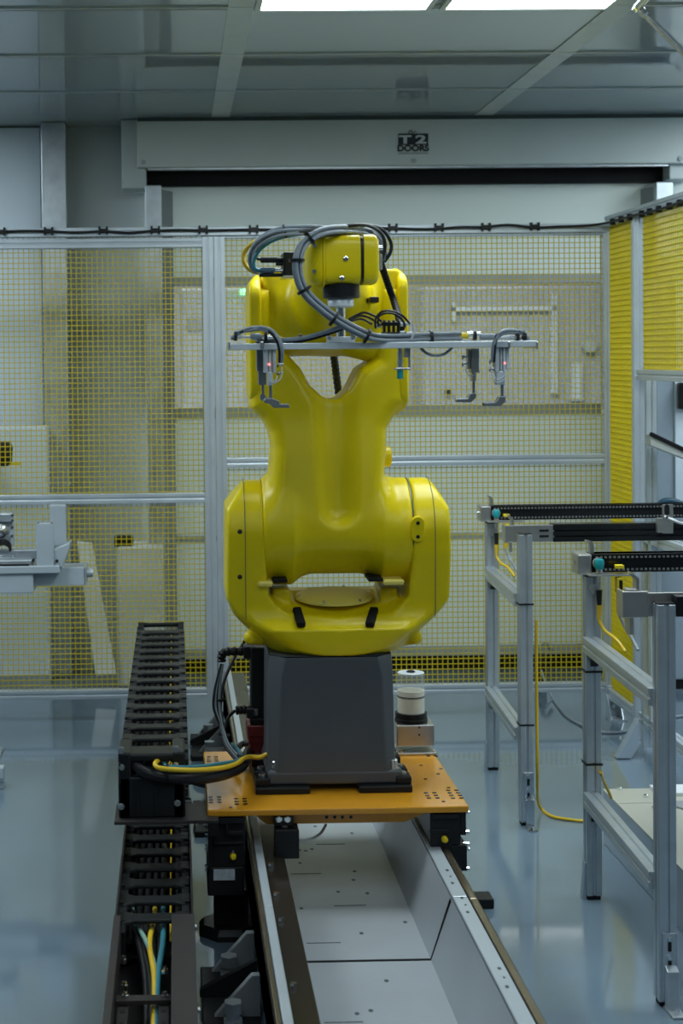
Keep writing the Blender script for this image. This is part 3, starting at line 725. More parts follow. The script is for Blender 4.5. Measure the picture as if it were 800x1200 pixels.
# ================================================================== ROBOT
YR = 4.58; S = YR/F
def W2(px, py, Y=YR):
    p = P(px, py, Y); return (p.x, p.z)
cx_, _ = W2(390, 640)
robot = empty('industrial_robot', (cx_, YR, ZP), 'large yellow jointed industrial robot on dark grey pedestal, centre of the photo', 'robot')
# pedestal
zf1 = zz(390, 904, 4.40); zf0 = zz(390, 919.5, 4.40); ztp = zz(390, 767.5, 4.42)
def ring(hw, ch, z, hd=None):
    hd = hd or hw
    return [(-hw+ch, -hd), (hw-ch, -hd), (hw, -hd+ch), (hw, hd-ch), (hw-ch, hd), (-hw+ch, hd), (-hw, hd-ch), (-hw, -hd+ch)]
hw0 = (xx(464.5, 900, 4.42)-xx(313.5, 900, 4.42))/2; cxp = (xx(464.5, 900, 4.42)+xx(313.5, 900, 4.42))/2
hw1 = (xx(461, 770, 4.44)-xx(315, 770, 4.44))/2
rings = [(hw0+.006, .03, zf1-.01), (hw0-.002, .03, zf1+.02), (hw0*.985, .032, zf1+.06), (hw1*1.0, .036, ztp-.07), (hw1*.995, .042, ztp-.035), (hw1*.985, .048, ztp-.004), (hw1*.97, .048, ztp)]
vs = []; fs = []
for hw, ch, z in rings: vs += [(cxp+x, YR+y, z) for x, y in ring(hw, ch, z, min(hw, .178))]
for i in range(len(rings)-1):
    for k_ in range(8):
        k2 = (k_+1) % 8; fs.append((i*8+k_, i*8+k2, (i+1)*8+k2, (i+1)*8+k_))
fs += [tuple(reversed(range(8))), tuple(range(len(vs)-8, len(vs)))]
ped = MB().add(vs, fs).build('pedestal', 'pedestal', robot, bevel=.008, bseg=3, smooth=35)
xf0, xf1 = xx(314, 912, 4.40), xx(472, 912, 4.40)
fl = MB().box(xf0, xf1, 4.40, 4.76, zf0, zf1).build('base_flange', 'pedestal', ped, bevel=.008, bseg=3)
for px, py in ((323, 899), (462, 897), (322, 901)):
    pass
for x, y in ((xf0+.025, 4.425), (xf1-.025, 4.425), (xf0+.02, 4.73), (xf1-.02, 4.73)):
    MB().lathe((x, y, zf1-.002), (x, y, zf1+.028), [(0, .018), (.15, .018), (.16, .0135), (.9, .0135), (1, .011)], 14).build('bolt', 'steel', fl, smooth=30)
for px0, px1, ex in ((299.5, 363.5, -1), (420.5, 483.5, 1)):
    a, b = xx(px0, 926, 4.375), xx(px1, 926, 4.375)
    bb = MB().box(a, b, 4.375, 4.79, ZP, zf0).build('base_bar', 'black', robot, bevel=.004)
    xo = a+.022 if ex < 0 else b-.022
    for y in (4.42, 4.50, 4.64, 4.73):
        MB().box(xo-.022, xo+.022, y-.028, y+.028, zf0-.001, zf0+.022).build('clamp_block', 'black', bb, bevel=.004)
    for y in (4.42, 4.50, 4.64, 4.73):
        MB().cyl((xo, y, zf0+.02), (xo, y, zf0+.03), .011, n=12).build('bolt', 'steel', bb, smooth=40)

# --- J1 swivel body
polyL = [W2(*p) for p in ((263.5, 592), (284, 563), (290, 561), (306, 561), (308, 650), (312, 690), (330, 712), (390, 722), (390, 767), (322, 767), (306, 757), (292, 742), (283, 730), (263.5, 694))]
polyR = [W2(*p) for p in ((476, 559), (496, 558), (501, 560), (517, 590), (518, 640), (517, 692), (509, 710), (497, 727), (484, 742), (470, 757), (458, 767), (390, 767), (390, 722), (452, 712), (470, 690), (474, 650))]
zax = W2(390, 622)[1]; zdk = W2(390, 690)[1]; zlow = zz(390, 738, 4.395); zbt = zz(390, 767.5, 4.42)
RT = W2(390, 560)[1]-zax
profMid = [(-.185, zbt), (-.19, zlow), (-.178, zlow+.006), (-.085, zz(390, 711, 4.495)), (.03, W2(390, 693)[1]), (.10, W2(390, 693)[1]), (.17, zlow), (.18, zbt)]
polyMid = [W2(*p) for p in ((300, 684), (478, 684), (500, 715), (484, 742), (470, 757), (458, 767), (322, 767), (306, 757), (292, 742), (275, 715))]
def f_j1(x, y, z):
    yy = y-YR
    stad = np.maximum(np.abs(yy)-RT, -1e3)
    circ = np.sqrt(yy**2+(z-zax)**2)-RT*1.0
    lower = np.maximum(np.abs(yy)-np.clip(RT*(1-.22*np.clip((zax-.05-z)/.35, 0, 1)), 0, 1), z-zax)
    prof = np.minimum(circ, lower)
    tl = smax(poly2(x, z, polyL), prof, .013); trr = smax(poly2(x, z, polyR), prof, .013)
    mid = smax(poly2(x, z, polyMid), poly2(yy, z, profMid), .02)
    cyl = smax(np.sqrt((x-cx_)**2+yy**2)-.180, np.abs(z-(zbt+.03))-.03, .008)
    # front cheeks that join tower feet and bowl
    d = smin(np.minimum(tl, trr), mid, .05)
    d = smin(d, cyl, .03)
    for sx, px in ((-1, 328), (1, 451)):
        bx0 = W2(px, 694)[0]; bz0 = W2(390, 697)[1]
        d = smin(d, smax(smax(np.abs(x-bx0-sx*.0)-.026, np.abs(z-bz0)-.030, .008), np.abs(yy+.01)-.075, .008), .012)
    rad = np.interp(z, [zbt, W2(390, 757)[1], W2(390, 742)[1], W2(390, 730)[1], W2(390, 712)[1], W2(390, 690)[1]], [.178, .200, .238, .272, .325, .40])
    d = smax(d, (np.sqrt((x-cx_)**2+(yy*1.05)**2)-rad)*.75, .03)
    d = smax(d, zbt-z, .004)
    for sx, px in ((-1, 303), (1, 477)):
        a = P(px, 746, YR-.07); e = P(px+sx*10, 747, YR-.10)
        d = smin(d, capsule(x, y, z, (a.x, a.y, a.z), (e.x, e.y, e.z), .026, .020), .012)
    return d
lo = (W2(255, 700)[0], YR-.22, zbt-.02); hi = (W2(526, 700)[0], YR+.22, W2(390, 550)[1])
j1 = sdf_obj('swivel_body', f_j1, lo, hi, .0042, 'robot_yellow', robot)
# oval cover
oc = P(389.5, 697, YR); 
tilt = Matrix.Rotation(math.radians(9), 3, 'X')
def disc(mb, c, rx_, ry_, h, n=40, top=.94):
    vs = []
    for r, zz_ in ((1, 0), (1, h*.6), (top, h)):
        for k in range(n):
            th = 2*PI*k/n; v = tilt @ V((math.cos(th)*rx_*r, math.sin(th)*ry_*r, zz_)); vs.append(V(c)+v)
    fs = [(i*n+k, i*n+(k+1) % n, (i+1)*n+(k+1) % n, (i+1)*n+k) for i in range(2) for k in range(n)]
    fs += [tuple(range(2*n, 3*n)), tuple(reversed(range(n)))]
    return mb.add(vs, fs)
zo = W2(390, 700)[1]
ov = disc(MB(), (oc.x, YR-.045, zo+.007), 45.5*S, .086, .009).build('oval_cover', 'pale_yellow', robot, smooth=40)
for k_ in range(6):
    th = 2*PI*(k_+.17)/6; v = tilt @ V((math.cos(th)*42*S, math.sin(th)*.079, .007)); c = V((oc.x, YR-.045, zo+.007))+v
    MB().cyl(c, c+tilt @ V((0, 0, .006)), .005, n=10).build('screw', 'chrome', ov)
# rubber stops on the sloping front, end stops under the arm
for px, sk in ((349.5, -1), (434.5, 1)):
    q0 = P(px, 736, YR-.187); q1 = P(px-sk*5 if sk > 0 else px-5, 716, YR-.115)
    q0 = P(px+(3.5 if sk < 0 else -2.5), 735.5, YR-.178); q1 = P(px+(-2.5 if sk < 0 else 3.5), 716, YR-.112)
    MB().bar(q0+V((0, -.012, .008)), q1+V((0, -.012, .008)), .025, .020).build('rubber_stop', 'rubber', robot, bevel=.005)
for pa_, pb_, pc_, pd_ in ((302, 320, 320, 337), (449, 474, 432, 449)):
    yb_ = YR-.168
    MB().box(xx(pa_, 684, yb_), xx(pb_, 684, yb_), yb_, yb_+.11, zz(390, 687, yb_), zz(390, 680.5, yb_)).build('end_stop', 'pale_yellow', robot, bevel=.006)
    MB().box(xx(pc_, 681, yb_), xx(pd_, 681, yb_), yb_+.002, yb_+.11, zz(390, 682.5, yb_), zz(390, 678.5, yb_)).build('stop_pad', 'rubber', robot, bevel=.002)
# shaft seams, cover plates
def xring(px, R0, R1, Yc, zc, wpx, m, name, half=False, parent=robot):
    x = W2(px, 622)[0]; mb = MB()
    mb.lathe((x-wpx*S/2, Yc, zc), (x+wpx*S/2, Yc, zc), [(0, R0), (0, R1), (1, R1), (1, R0)], 72, False)
    return mb.build(name, m, parent, smooth=40)
# J2 motor cover lines (thin dark joints between cast parts)
def seam_loop(px, pyt, pyb, r, name='joint_line'):
    x = W2(px, 622)[0]; pts = []
    R = RT+.0004; z0_ = W2(390, pyb)[1]
    for k in range(25):
        th = PI*k/24; pts.append((x, YR-math.cos(th)*R, zax+math.sin(th)*R))
    pts = [(x, YR-R, z0_)]+pts+[(x, YR+R, z0_)]
    MB().tube(pts, r, 5, 2).build(name, 'seam', robot)
cvp = MB().prism([(x, z) for x, z in ((0, 0),)*0] or [(P(484+9*math.cos(q*PI/12)*.72, 0, 4.4).x, 0) for q in range(3)], 0, 1) if False else None
mb = MB(); yv = YR-RT+.004
def slot_poly(pxc, pyt, pyb, rpx, Y):
    out = []
    for k in range(13): th = PI*k/12; out.append((xx(pxc+math.cos(th)*rpx, pyt, Y), zz(pxc, pyt-math.sin(th)*rpx, Y)))
    for k in range(13): th = PI+PI*k/12; out.append((xx(pxc+math.cos(th)*rpx, pyb, Y), zz(pxc, pyb-math.sin(th)*rpx, Y)))
    return out
cv = mb.prism(slot_poly(489.5, 613, 628, 7.5, yv-.01), yv-.013, yv+.03, 'y').build('port_cover', 'robot_yellow', robot, bevel=.002)
for py in (613, 629):
    p = P(489.5, py, yv-.013); MB().lathe((p.x, yv-.0155, p.z), (p.x, yv-.010, p.z), [(0, .0035), (.1, .0055), (1, .0055)], 14).build('port_plug', 'black', cv, smooth=40)

# --- J2 arm
bulk = [W2(*p) for p in ((315, 560), (318, 522), (314.5, 505), (306, 490), (292, 477), (291.5, 400), (292, 340), (318, 336), (321, 402), (336, 416), (350, 431), (362, 452), (376, 464.5), (386, 467.5), (394, 466), (405, 456), (418, 431), (437, 419), (441, 336), (466, 336), (472.5, 400), (472.5, 472), (457, 487), (449.5, 501), (448.5, 522), (445, 556), (452, 640), (310, 640))]
barrel = [(306.8, 62), (340, 62), (352, 53), (362, 50), (420, 50), (430, 53), (442, 62), (475.2, 62)]
bx_ = np.array([W2(p, 622)[0] for p, r in barrel]); br_ = np.array([r*S for p, r in barrel])
scoop = [W2(*p) for p in ((336, 390), (350, 440), (358, 480), (361, 530), (363, 570), (366, 592), (373, 607), (382, 615), (391, 617), (400, 615), (408, 607), (413, 592), (415, 570), (416, 530), (417, 480), (422, 440), (432, 390))]
def f_j2(x, y, z):
    lean = np.clip((z-zax)/.7, 0, 1.5)
    yy = y-YR-.03*lean
    tt = np.clip((z-zax)/.42, 0, 1); half = .150-.035*tt*tt*(3-2*tt)
    body = smax(poly2(x, z, bulk), np.abs(yy)-half, .05)
    R = np.interp(x, bx_, br_)
    bar_ = smax(np.sqrt((y-YR)**2+(z-zax)**2)-R, np.maximum(bx_[0]-x, x-bx_[-1]), .006)
    d = smin(body, bar_, .045)
    # front scoop
    a = (W2(387, 405)[0], YR+.03-.115-.068, W2(387, 405)[1]); b = (W2(391, 586)[0], YR-.137-.060, W2(391, 586)[1])
    d = smax(d, -capsule(x, y, z, a, b, .105, .078), .012)
    return d
lo = (W2(286, 600)[0], YR-.19, W2(390, 692)[1]); hi = (W2(480, 600)[0], YR+.21, W2(390, 330)[1])
arm = sdf_obj('lower_arm', f_j2, lo, hi, .0042, 'robot_yellow', robot)
# small hump on the right of the waist
p = P(451, 535, YR+.04); 
MB().lathe((p.x-.03, p.y, p.z), (p.x+.019, p.y, p.z), [(0, .03), (.8, .032), (.95, .028), (1, .02)], 24).build('cable_boss', 'robot_yellow', arm, smooth=40)
# joint lines between barrel and towers
for px in (306.4, 475.6):
    xring(px, RT*.9, RT*.985, YR, zax, 1.4, 'seam', 'joint_gap')
# tower side covers: raised shells with recessed screws on the left and right
def side_seam(px, side):
    x = W2(px, 622)[0]; R = RT+.001; pts = []
    for k in range(13):
        th = PI*k/12*.5; pts.append((x, YR-math.cos(th)*R, zax+math.sin(th)*R))
    pts = [(x, YR-R*.93, W2(390, 715)[1]), (x, YR-R*.985, W2(390, 660)[1])]+pts
    MB().tube(pts, .0011, 5, 3).build('cover_seam', 'seam', j1)
side_seam(284.5, -1); side_seam(499.5, 1)
for px, py in ((281, 623), (281, 676), (507, 652)):
    Yq = YR-RT*(.985 if py < 640 else .955)
    p = P(px, py, Yq)
    MB().lathe((p.x, Yq+.02, p.z), (p.x, Yq-.003, p.z), [(0, .007), (.97, .007), (1, .006)], 14).build('cover_screw', 'bronze', j1, smooth=40)

# --- elbow covers (outer stadium shells)
zel0, zel1 = 478, 320
def elbow(px0, px1, pyt, pyb, side, name='elbow_cover'):
    x0, x1 = W2(px0, 400)[0], W2(px1, 400)[0]
    zc1 = W2(390, pyt)[1]; zc0 = W2(390, pyb)[1]; R = .125
    yc = YR+.03
    def f(x, y, z):
        prof = np.maximum(np.abs(y-yc)-R, np.maximum(z-zc1, zc0-z))
        corner = np.abs(y-yc)*.6+np.abs(z-(zc0+zc1)/2)-((zc1-zc0)/2+.03)
        xo = x0 if side < 0 else x1
        slant = (np.abs(z-(zc0+zc1)/2)-((zc1-zc0)/2-.025))*.8+((x0+.0-x) if side < 0 else (x-x1))+.006
        pr = smax(prof, corner, .03)
        d = smax(pr, np.maximum(x0-x, x-x1), .012)
        return smax(d, slant, .012)
    return sdf_obj(name, f, (x0-.01, yc-R-.01, zc0-.01), (x1+.01, yc+R+.01, zc1+.01), .004, 'robot_yellow', robot)
elbow(290.2, 304.8, 320, 479, -1)
elbow(461.5, 473.2, 312, 489, 1)
# --- upper (elbow) casting and forearm reaching to the camera
YW = 3.80
ec = P(379, 362, YR+.03); wc = P(401, 305, YW)
x0e, x1e = W2(320, 370)[0], W2(437, 370)[0]
def f_el(x, y, z):
    yy = y-ec.y; zc = W2(390, 368)[1]
    c = smax(np.sqrt(yy**2+(z-zc)**2)-.125, np.maximum(x0e-x, x-x1e), .02)
    # shoulders reaching out to the fork prongs
    c2 = smax(np.maximum(np.abs(yy)-.10, np.abs(z-W2(390, 362)[1])-.113), np.maximum(W2(306, 360)[0]-x, x-W2(468, 360)[0]), .03)
    lobe = capsule(x, y, z, (W2(418, 398)[0], ec.y-.06, W2(418, 398)[1]), (W2(430, 404)[0], ec.y-.06, W2(430, 404)[1]), .055, .05)
    lobeL = capsule(x, y, z, (W2(325, 392)[0], ec.y-.06, W2(325, 392)[1]), (W2(334, 392)[0], ec.y-.06, W2(334, 392)[1]), .05, .05)
    fa = capsule(x, y, z, (W2(388, 356)[0], ec.y-.02, W2(388, 356)[1]), (wc.x-.01, YW+.18, wc.z+.005), .125, .062)
    fa2 = capsule(x, y, z, (wc.x-.01, YW+.2, wc.z+.005), (wc.x-.01, YW+.04, wc.z), .062, .055)
    d = smin(smin(c, c2, .03), fa, .05)
    d = smin(d, fa2, .02)
    d = smin(d, smin(lobe, lobeL, .01), .03)
    return d
lo = (W2(300, 400)[0], YW-.04, W2(390, 432)[1]); hi = (W2(474, 400)[0], ec.y+.16, max(wc.z+.09, W2(390, 296)[1]))
fore = sdf_obj('forearm', f_el, lo, hi, .0048, 'robot_yellow', robot)
MB().box(xx(432, 350, 4.35), xx(443, 350, 4.35), 4.33, 4.46, zz(437, 355, 4.35), zz(437, 348, 4.35)).build('arm_bracket', 'bronze', robot, bevel=.003)
# --- wrist
SW = YW/F
def WX(px): return xx(px, 305, YW)
def wr(px0, prof, m, name, parent=robot, sq=None, n=40, zc=None):
    a = V((WX(px0), YW, zc or wc.z)); b = a+V((SW*100, 0, 0))
    return MB().lathe(a, b, [(t_/100, r*SW) for t_, r in prof], n, True, sq).build(name, m, parent, smooth=38)
wr(378.5, [(0, 28), (.5, 28.7), (40, 28.7), (40.8, 28)], 'robot_yellow', 'wrist_body', sq=5)
wr(419.2, [(0, 27.2), (4, 27.2)], 'black', 'wrist_ring', sq=5)
wr(422.8, [(0, 28.2), (.6, 29.2), (13, 29.2), (16, 27.5), (18, 24)], 'robot_yellow', 'wrist_end_cap', sq=4.5)
wr(356.5, [(0, 16), (2, 23), (6, 29), (12, 32.5), (18, 32.5), (18.6, 31), (19.2, 32), (21.6, 32), (22.2, 31)], 'robot_yellow', 'wrist_gear_cover', sq=3.6)
wr(377.6, [(0, 29), (1.2, 29)], 'seam', 'joint_line', sq=4.5)
for px, py in ((405.2, 303), (400.5, 326)):
    p = P(px, py, YW-.063); MB().lathe((p.x, p.y+.01, p.z), (p.x, p.y-.004, p.z), [(0, .0062), (.7, .0062), (.75, .004), (1, .004)], 12).build('bolt', 'chrome', robot, smooth=30)
for px, py in ((368, 288), (368, 318)):
    p = P(px, py, YW-.068); MB().lathe((p.x, p.y+.02, p.z), (p.x, p.y-.003, p.z), [(0, .005), (1, .005)], 10).build('bolt', 'chrome', robot)
def vcyl(pxc, prof, m, name, parent, Y=YW, n=28):
    """prof: list of (py, radius px)"""
    py0, py1 = prof[0][0], prof[-1][0]
    a = P(pxc, py0, Y); b = P(pxc, py1, Y); b.x = a.x
    return MB().lathe(a, b, [((py-py0)/(py1-py0), r*Y/F) for py, r in prof], n).build(name, m, parent, smooth=38)
fg = vcyl(399.5, [(332.5, 20.5), (333.5, 21.5), (348.5, 21.5), (349.5, 20.5)], 'black', 'wrist_flange', robot)
vcyl(399, [(349, 14.5), (350, 15.2), (359, 15.2), (360, 13), (361, 9)], 'tool_alu', 'tool_changer', robot)
# connectors on the left of the elbow
yc_ = 4.28
cb = MB().box(xx(332, 300, yc_), xx(347, 300, yc_), yc_, yc_+.12, zz(340, 324.5, yc_), zz(340, 295, yc_)).build('connector_block', 'black', robot, bevel=.005)
MB().box(xx(331, 325, yc_), xx(345, 325, yc_), yc_-.003, yc_+.1, zz(340, 326, yc_), zz(340, 322.5, yc_)).build('block_rim', 'steel', cb, bevel=.002)
def hcyl(pxa, pxb, py, prof, m, name, par, Y):
    a = P(pxa, py, Y); b = P(pxb, py, Y); b.z = a.z
    return MB().lathe(a, b, [(t_, r*Y/F) for t_, r in prof], 16).build(name, m, par, smooth=40)
yc2 = yc_+.03
hcyl(305, 332, 304.5, [(0, 2.6), (.04, 3.6), (.72, 3.6), (.75, 2.6), (1, 2.6)], 'black', 'connector', cb, yc2)
hcyl(323, 333, 309, [(0, 2.6), (1, 2.6)], 'black', 'connector', cb, yc2)
hcyl(302, 322, 317, [(0, 2.2), (.3, 3.4), (.9, 3.6), (1, 2.5)], 'cable_blue', 'blue_connector', cb, yc2)
hcyl(321, 333, 317, [(0, 2.4), (.3, 2.8), (.5, 2.3), (1, 2.8)], 'steel', 'connector_collar', cb, yc2)
hcyl(304, 333, 322.5, [(0, 2.2), (1, 2.2)], 'black', 'connector', cb, yc2)
# right-hand gland
gl = MB().box(xx(441, 300, 3.9), xx(447, 300, 3.9), 3.88, 3.98, zz(444, 317, 3.9), zz(444, 298, 3.9)).build('gland_plate', 'far_grey', robot, bevel=.004)
hcyl(440, 448, 291, [(0, 4), (1, 3.4)], 'chrome', 'gland_nut', gl, 3.92)
hcyl(438, 443, 315, [(0, 2), (1, 2)], 'black', 'rubber_plug', gl, 3.85)

# --- dress cables
G4 = [(0, 0), (.011, .001), (.004, .011), (-.008, .007), (-.009, -.006)]
pth = [(448, 300, 4.0), (441, 280, 3.97), (425, 272, 3.90), (398, 269, 3.76), (372, 273, 3.69), (354, 286, 3.66), (347.5, 305, 3.65), (349, 326, 3.65), (358, 345, 3.65), (378, 364, 3.65), (398, 378, 3.655), (418, 389, 3.66), (437, 396.5, 3.68), (465, 397.5, 3.72), (500, 396, 3.72), (540, 395, 3.72)]
bundle('dress_cable', [P(*p) for p in pth], G4, .0048, ['cable_grey', 'cable_grey', 'cable_black', 'cable_grey', 'cable_grey'], robot)
pth = [(304, 316, 4.3), (297.5, 310, 4.3), (297.5, 297, 4.28), (304, 285, 4.24), (317, 276, 4.2), (334, 270.5, 4.1), (360, 269.5, 4.0), (390, 271, 3.95), (425, 273, 3.93), (443, 286, 3.95), (448, 305, 3.96)]
bundle('dress_cable', [P(*p) for p in pth], [(0, 0), (.010, .003), (.003, .011), (-.009, .007)], .0047, ['cable_grey', 'cable_grey', 'cable_grey', 'cable_grey'], robot)
MB().tube([P(*p) for p in ((304, 317, 4.26), (298, 314, 4.26), (297.5, 305, 4.26), (304, 293, 4.25), (317, 283, 4.24), (333, 277, 4.18), (352, 274, 4.12))], .0058, 8).build('teal_cable', 'cable_teal', robot, smooth=60)
MB().tube([P(*p) for p in ((303, 320, 4.36), (293, 316.5, 4.36), (286, 308, 4.36), (285.5, 298, 4.36), (291, 289, 4.34), (303, 281, 4.3))], .0062, 8).build('yellow_cable', 'cable_yellow', robot, smooth=60)
MB().tube([P(*p) for p in ((306, 304.5, 4.31), (300, 302, 4.31), (299, 294, 4.28), (306, 284, 4.24))], .004, 8).build('black_cable', 'cable_black', robot, smooth=60)
for pth in (((352, 271, 3.98), (385, 267, 3.8), (410, 264.5, 3.78), (430, 264, 3.82), (446, 273, 3.9), (451, 288, 3.93), (447, 306, 3.93)),
            ((370, 272, 3.9), (400, 268, 3.82), (425, 264, 3.86), (446, 268, 3.92), (457, 282, 3.95), (457.5, 295, 3.95), (450, 307, 3.95))):
    MB().tube([P(*p) for p in pth], .0048, 8).build('black_cable', 'cable_black', robot, smooth=60)
MB().tube([P(*p) for p in ((446, 308, 3.96), (450, 320, 4.0), (456, 338, 4.05), (461, 352, 4.05), (466, 368, 3.98), (470, 386, 3.85))], .0090, 10, 10, lambda i: 1.08 if i % 2 else .92).build('corrugated_hose', 'rubber', robot)
MB().tube([P(*p) for p in ((385, 395, 4.78), (391, 418, 4.8), (394, 440, 4.82), (397.5, 468, 4.84))], .012, 10, 10, lambda i: 1.08 if i % 2 else .9).build('corrugated_hose', 'black', robot)
def tie(px, py, Y, d, r=.019, name='cable_tie', parent=robot):
    c = P(px, py, Y); d = V(d).normalized()
    MB().lathe(c-d*.0035, c+d*.0035, [(0, r-.004), (0, r), (1, r), (1, r-.004)], 16, False).build(name, 'black', parent, smooth=40)
for a in ((362.5, 279, 3.67, (1, 0, .8)), (347.5, 305, 3.65, (0, 0, 1)), (356.5, 340, 3.65, (.6, 0, -1)), (391, 374, 3.655, (1, 0, -.7)), (430, 394, 3.67, (1, 0, -.5)), (333.5, 271, 4.1, (1, 0, .2)), (505, 396, 3.72, (1, 0, 0))): tie(*a)

# ================================================================== GRIPPER TOOL
YT = 3.72
tool = empty('gripper_tool', P(400, 404, YT), 'pale aluminium gripper bar with four finger cylinders hanging from robot wrist', 'gripper')
tool.location.z = zz(400, 395, YT)
t = tool
MB().box(xx(268.5, 404, YT-.03), xx(630, 404, YT-.03), YT-.03, YT+.10, zz(450, 408.3, YT-.03), zz(450, 401, YT-.03)).build('tool_bar', 'tool_alu', t, bevel=.0015)
for px0, px1 in ((305, 309), (595.5, 598), (628.5, 630.5), (268, 269.5)):
    MB().box(xx(px0, 404, YT-.034), xx(px1, 404, YT-.034), YT-.034, YT+.104, zz(px0, 408.8, YT-.034), zz(px0, 400.5, YT-.034)).build('bar_clamp', 'steel', t, bevel=.001)
sh = vcyl(399, [(358, 7), (359, 5.3), (394, 5.3), (395, 5.3)], 'chrome', 'tool_shaft', t, YW)
vcyl(399, [(394.5, 15.5), (395, 16.5), (401, 16.5), (402, 15)], 'tool_alu', 'shaft_flange', t, YW)
for dx in (-14, 13, 15.5): 
    q = P(399+dx, 396, YW-.02); MB().lathe(q-V((0, 0, .004)), q+V((0, 0, .012)), [(0, .006), (.5, .006), (.52, .004), (1, .004)], 10).build('bolt', 'steel', t, smooth=30)
def rod(px, py0, py1, rpx, Y, m, name, par): 
    a = P(px, py0, Y); b = P(px, py1, Y); b.x = a.x
    return MB().cyl(a, b, rpx*Y/F, n=14).build(name, m, par, smooth=40)
def pxbox(mb, px0, px1, py0, py1, y0, y1):
    return mb.box(xx(px0, (py0+py1)/2, y0), xx(px1, (py0+py1)/2, y0), y0, y1, zz((px0+px1)/2, py1, y0), zz((px0+px1)/2, py0, y0))
def pxpoly(mb, pts, y0, y1):
    return mb.prism([(xx(a, b, y0), zz(a, b, y0)) for a, b in pts], y0, y1, 'y')
def gripper(label, boxes, m, rodp, fing, Y):
    mb = MB()
    for b in boxes: pxbox(mb, *b)
    g = mb.build('gripper_cylinder', m, t, bevel=.002)
    if label: g['label'] = label
    rod(*rodp[:4], Y+.012, 'finger', 'piston_rod', g)
    pxpoly(MB(), fing, Y, Y+.024).build('gripper_finger', 'finger', g, bevel=.0015)
    return g
y1_, y2_ = YT-.02, YT+.07
g = gripper('front left pale finger cylinder', [(309, 313.6, 408, 437, y1_, y1_+.03), (314.6, 318.4, 408, 437, y1_+.004, y1_+.03), (319.4, 323.5, 408, 437, y1_, y1_+.03), (313.5, 319.5, 436, 452, y1_+.003, y1_+.028)], 'tool_alu',
        (317, 451, 468, 1.9), [(311, 466.5), (319, 466.5), (327.5, 470), (327.5, 473.5), (339, 473.5), (339, 478), (321, 478), (316, 473.5), (308, 470)], y1_)
p = P(315.3, 427, y1_); MB().cyl((p.x, y1_-.002, p.z), (p.x, y1_+.004, p.z), .0028).build('status_light', 'led_red', g)
g = gripper('rear left dark finger cylinder', [(301, 311, 408.5, 435, y2_, y2_+.04), (303, 312, 434, 451, y2_, y2_+.04)], 'finger',
        (308, 450, 464, 1.7), [(305, 462), (310, 462.5), (314, 467), (316, 472), (312, 473), (305, 468)], y2_)
g = gripper('front right pale finger cylinder', [(580, 585, 406, 436, y1_, y1_+.03), (586, 588.6, 406, 436, y1_+.004, y1_+.03), (589.5, 592.5, 406, 436, y1_, y1_+.03), (593, 596.5, 406, 433, y1_+.008, y1_+.03), (581.5, 591.5, 435, 451, y1_+.003, y1_+.028)], 'tool_alu',
        (588.2, 449, 466, 1.9), [(585, 464.5), (592.5, 464.5), (592.5, 470.5), (586.5, 476), (567, 476), (567, 472), (580.5, 471.5), (583, 469)], y1_)
p = P(591.2, 425.5, y1_); MB().cyl((p.x, y1_-.002, p.z), (p.x, y1_+.004, p.z), .0028).build('status_light', 'led_red', g)
g2 = gripper('rear right dark finger cylinder', [(548, 551, 408.5, 433, y2_+.005, y2_+.03), (552, 561.5, 408.5, 437, y2_, y2_+.04), (553, 558, 436, 447, y2_+.004, y2_+.03)], 'brushed',
        (554.8, 445, 462, 1.7), [(551.5, 461), (558, 460.5), (558, 466), (552, 471.5), (535, 471.5), (535, 467.5), (548.5, 467), (550, 463)], y2_)
def fitting(px, py, Y, par, L=7):
    hcyl(px, px+L, py, [(0, 1.0), (.3, 1.0), (.31, 1.7), (1, 1.7)], 'steel', 'air_fitting', par, Y)
    rod(px+1, py-1.4, py+3.5, .8, Y, 'black', 'air_fitting', par)
for px, py, Y, par in ((541, 418, y2_+.01, g2), (541, 426, y2_+.01, g2), (573, 423, y1_+.01, g), (573, 432, y1_+.01, g), (324.5, 427, y1_+.01, t), (324.5, 437, y1_+.01, t)):
    fitting(px, py, Y, par)
def tcable(pts, m='cable_grey', r=.0035, par=None, name='air_hose'):
    MB().tube([P(*p) for p in pts], r, 7).build(name, m, par or t, smooth=60)
yt = YT-.02
for dx, dy, m in ((0, 0, 'cable_grey'), (2.2, .6, 'cable_black'), (1, 2.0, 'cable_grey')):
    tcable(((271+dx, 397, yt+.03), (279, 391.5-dy, yt+.02), (292, 385+dy, yt), (305, 384+dy*.6, yt-.03), (317-dx, 387+dy, yt-.035), (326-dx, 397, yt-.04), (330-dx, 410, yt-.04), (329.5-dx*.6, 424, yt-.02)), m, .0052)
    tcable(((619-dx, 397, yt+.03), (613, 391-dy, yt+.02), (602, 387.5+dy, yt), (591, 388+dy, yt-.03), (583-dx*.3, 393+dy, yt-.035), (578.5+dx*.3, 404, yt-.035), (577+dx*.4, 424, yt-.02)), m, .0052)
for pts in (((325, 440, yt), (322, 447, yt-.01), (317, 444, yt-.01)), ((330, 430, yt), (329, 443, yt-.01), (321, 449, yt-.01), (317, 446, yt)), ((545, 432, y2_), (549, 440, y2_-.01), (555, 440, y2_-.01)), ((577, 437, yt), (582, 445, yt-.01), (590, 441, yt-.005), (592, 435, yt)), ((575, 434, yt), (581, 448, yt-.01), (590, 445, yt-.005), (592, 438, yt))):
    tcable(pts, 'cable_pale', .0016)
tcable(((493, 408, YT+.02), (499, 413.5, YT), (508, 416.5, YT-.01), (520, 415, YT), (530, 407, YT+.03)), 'cable_grey', .0035)
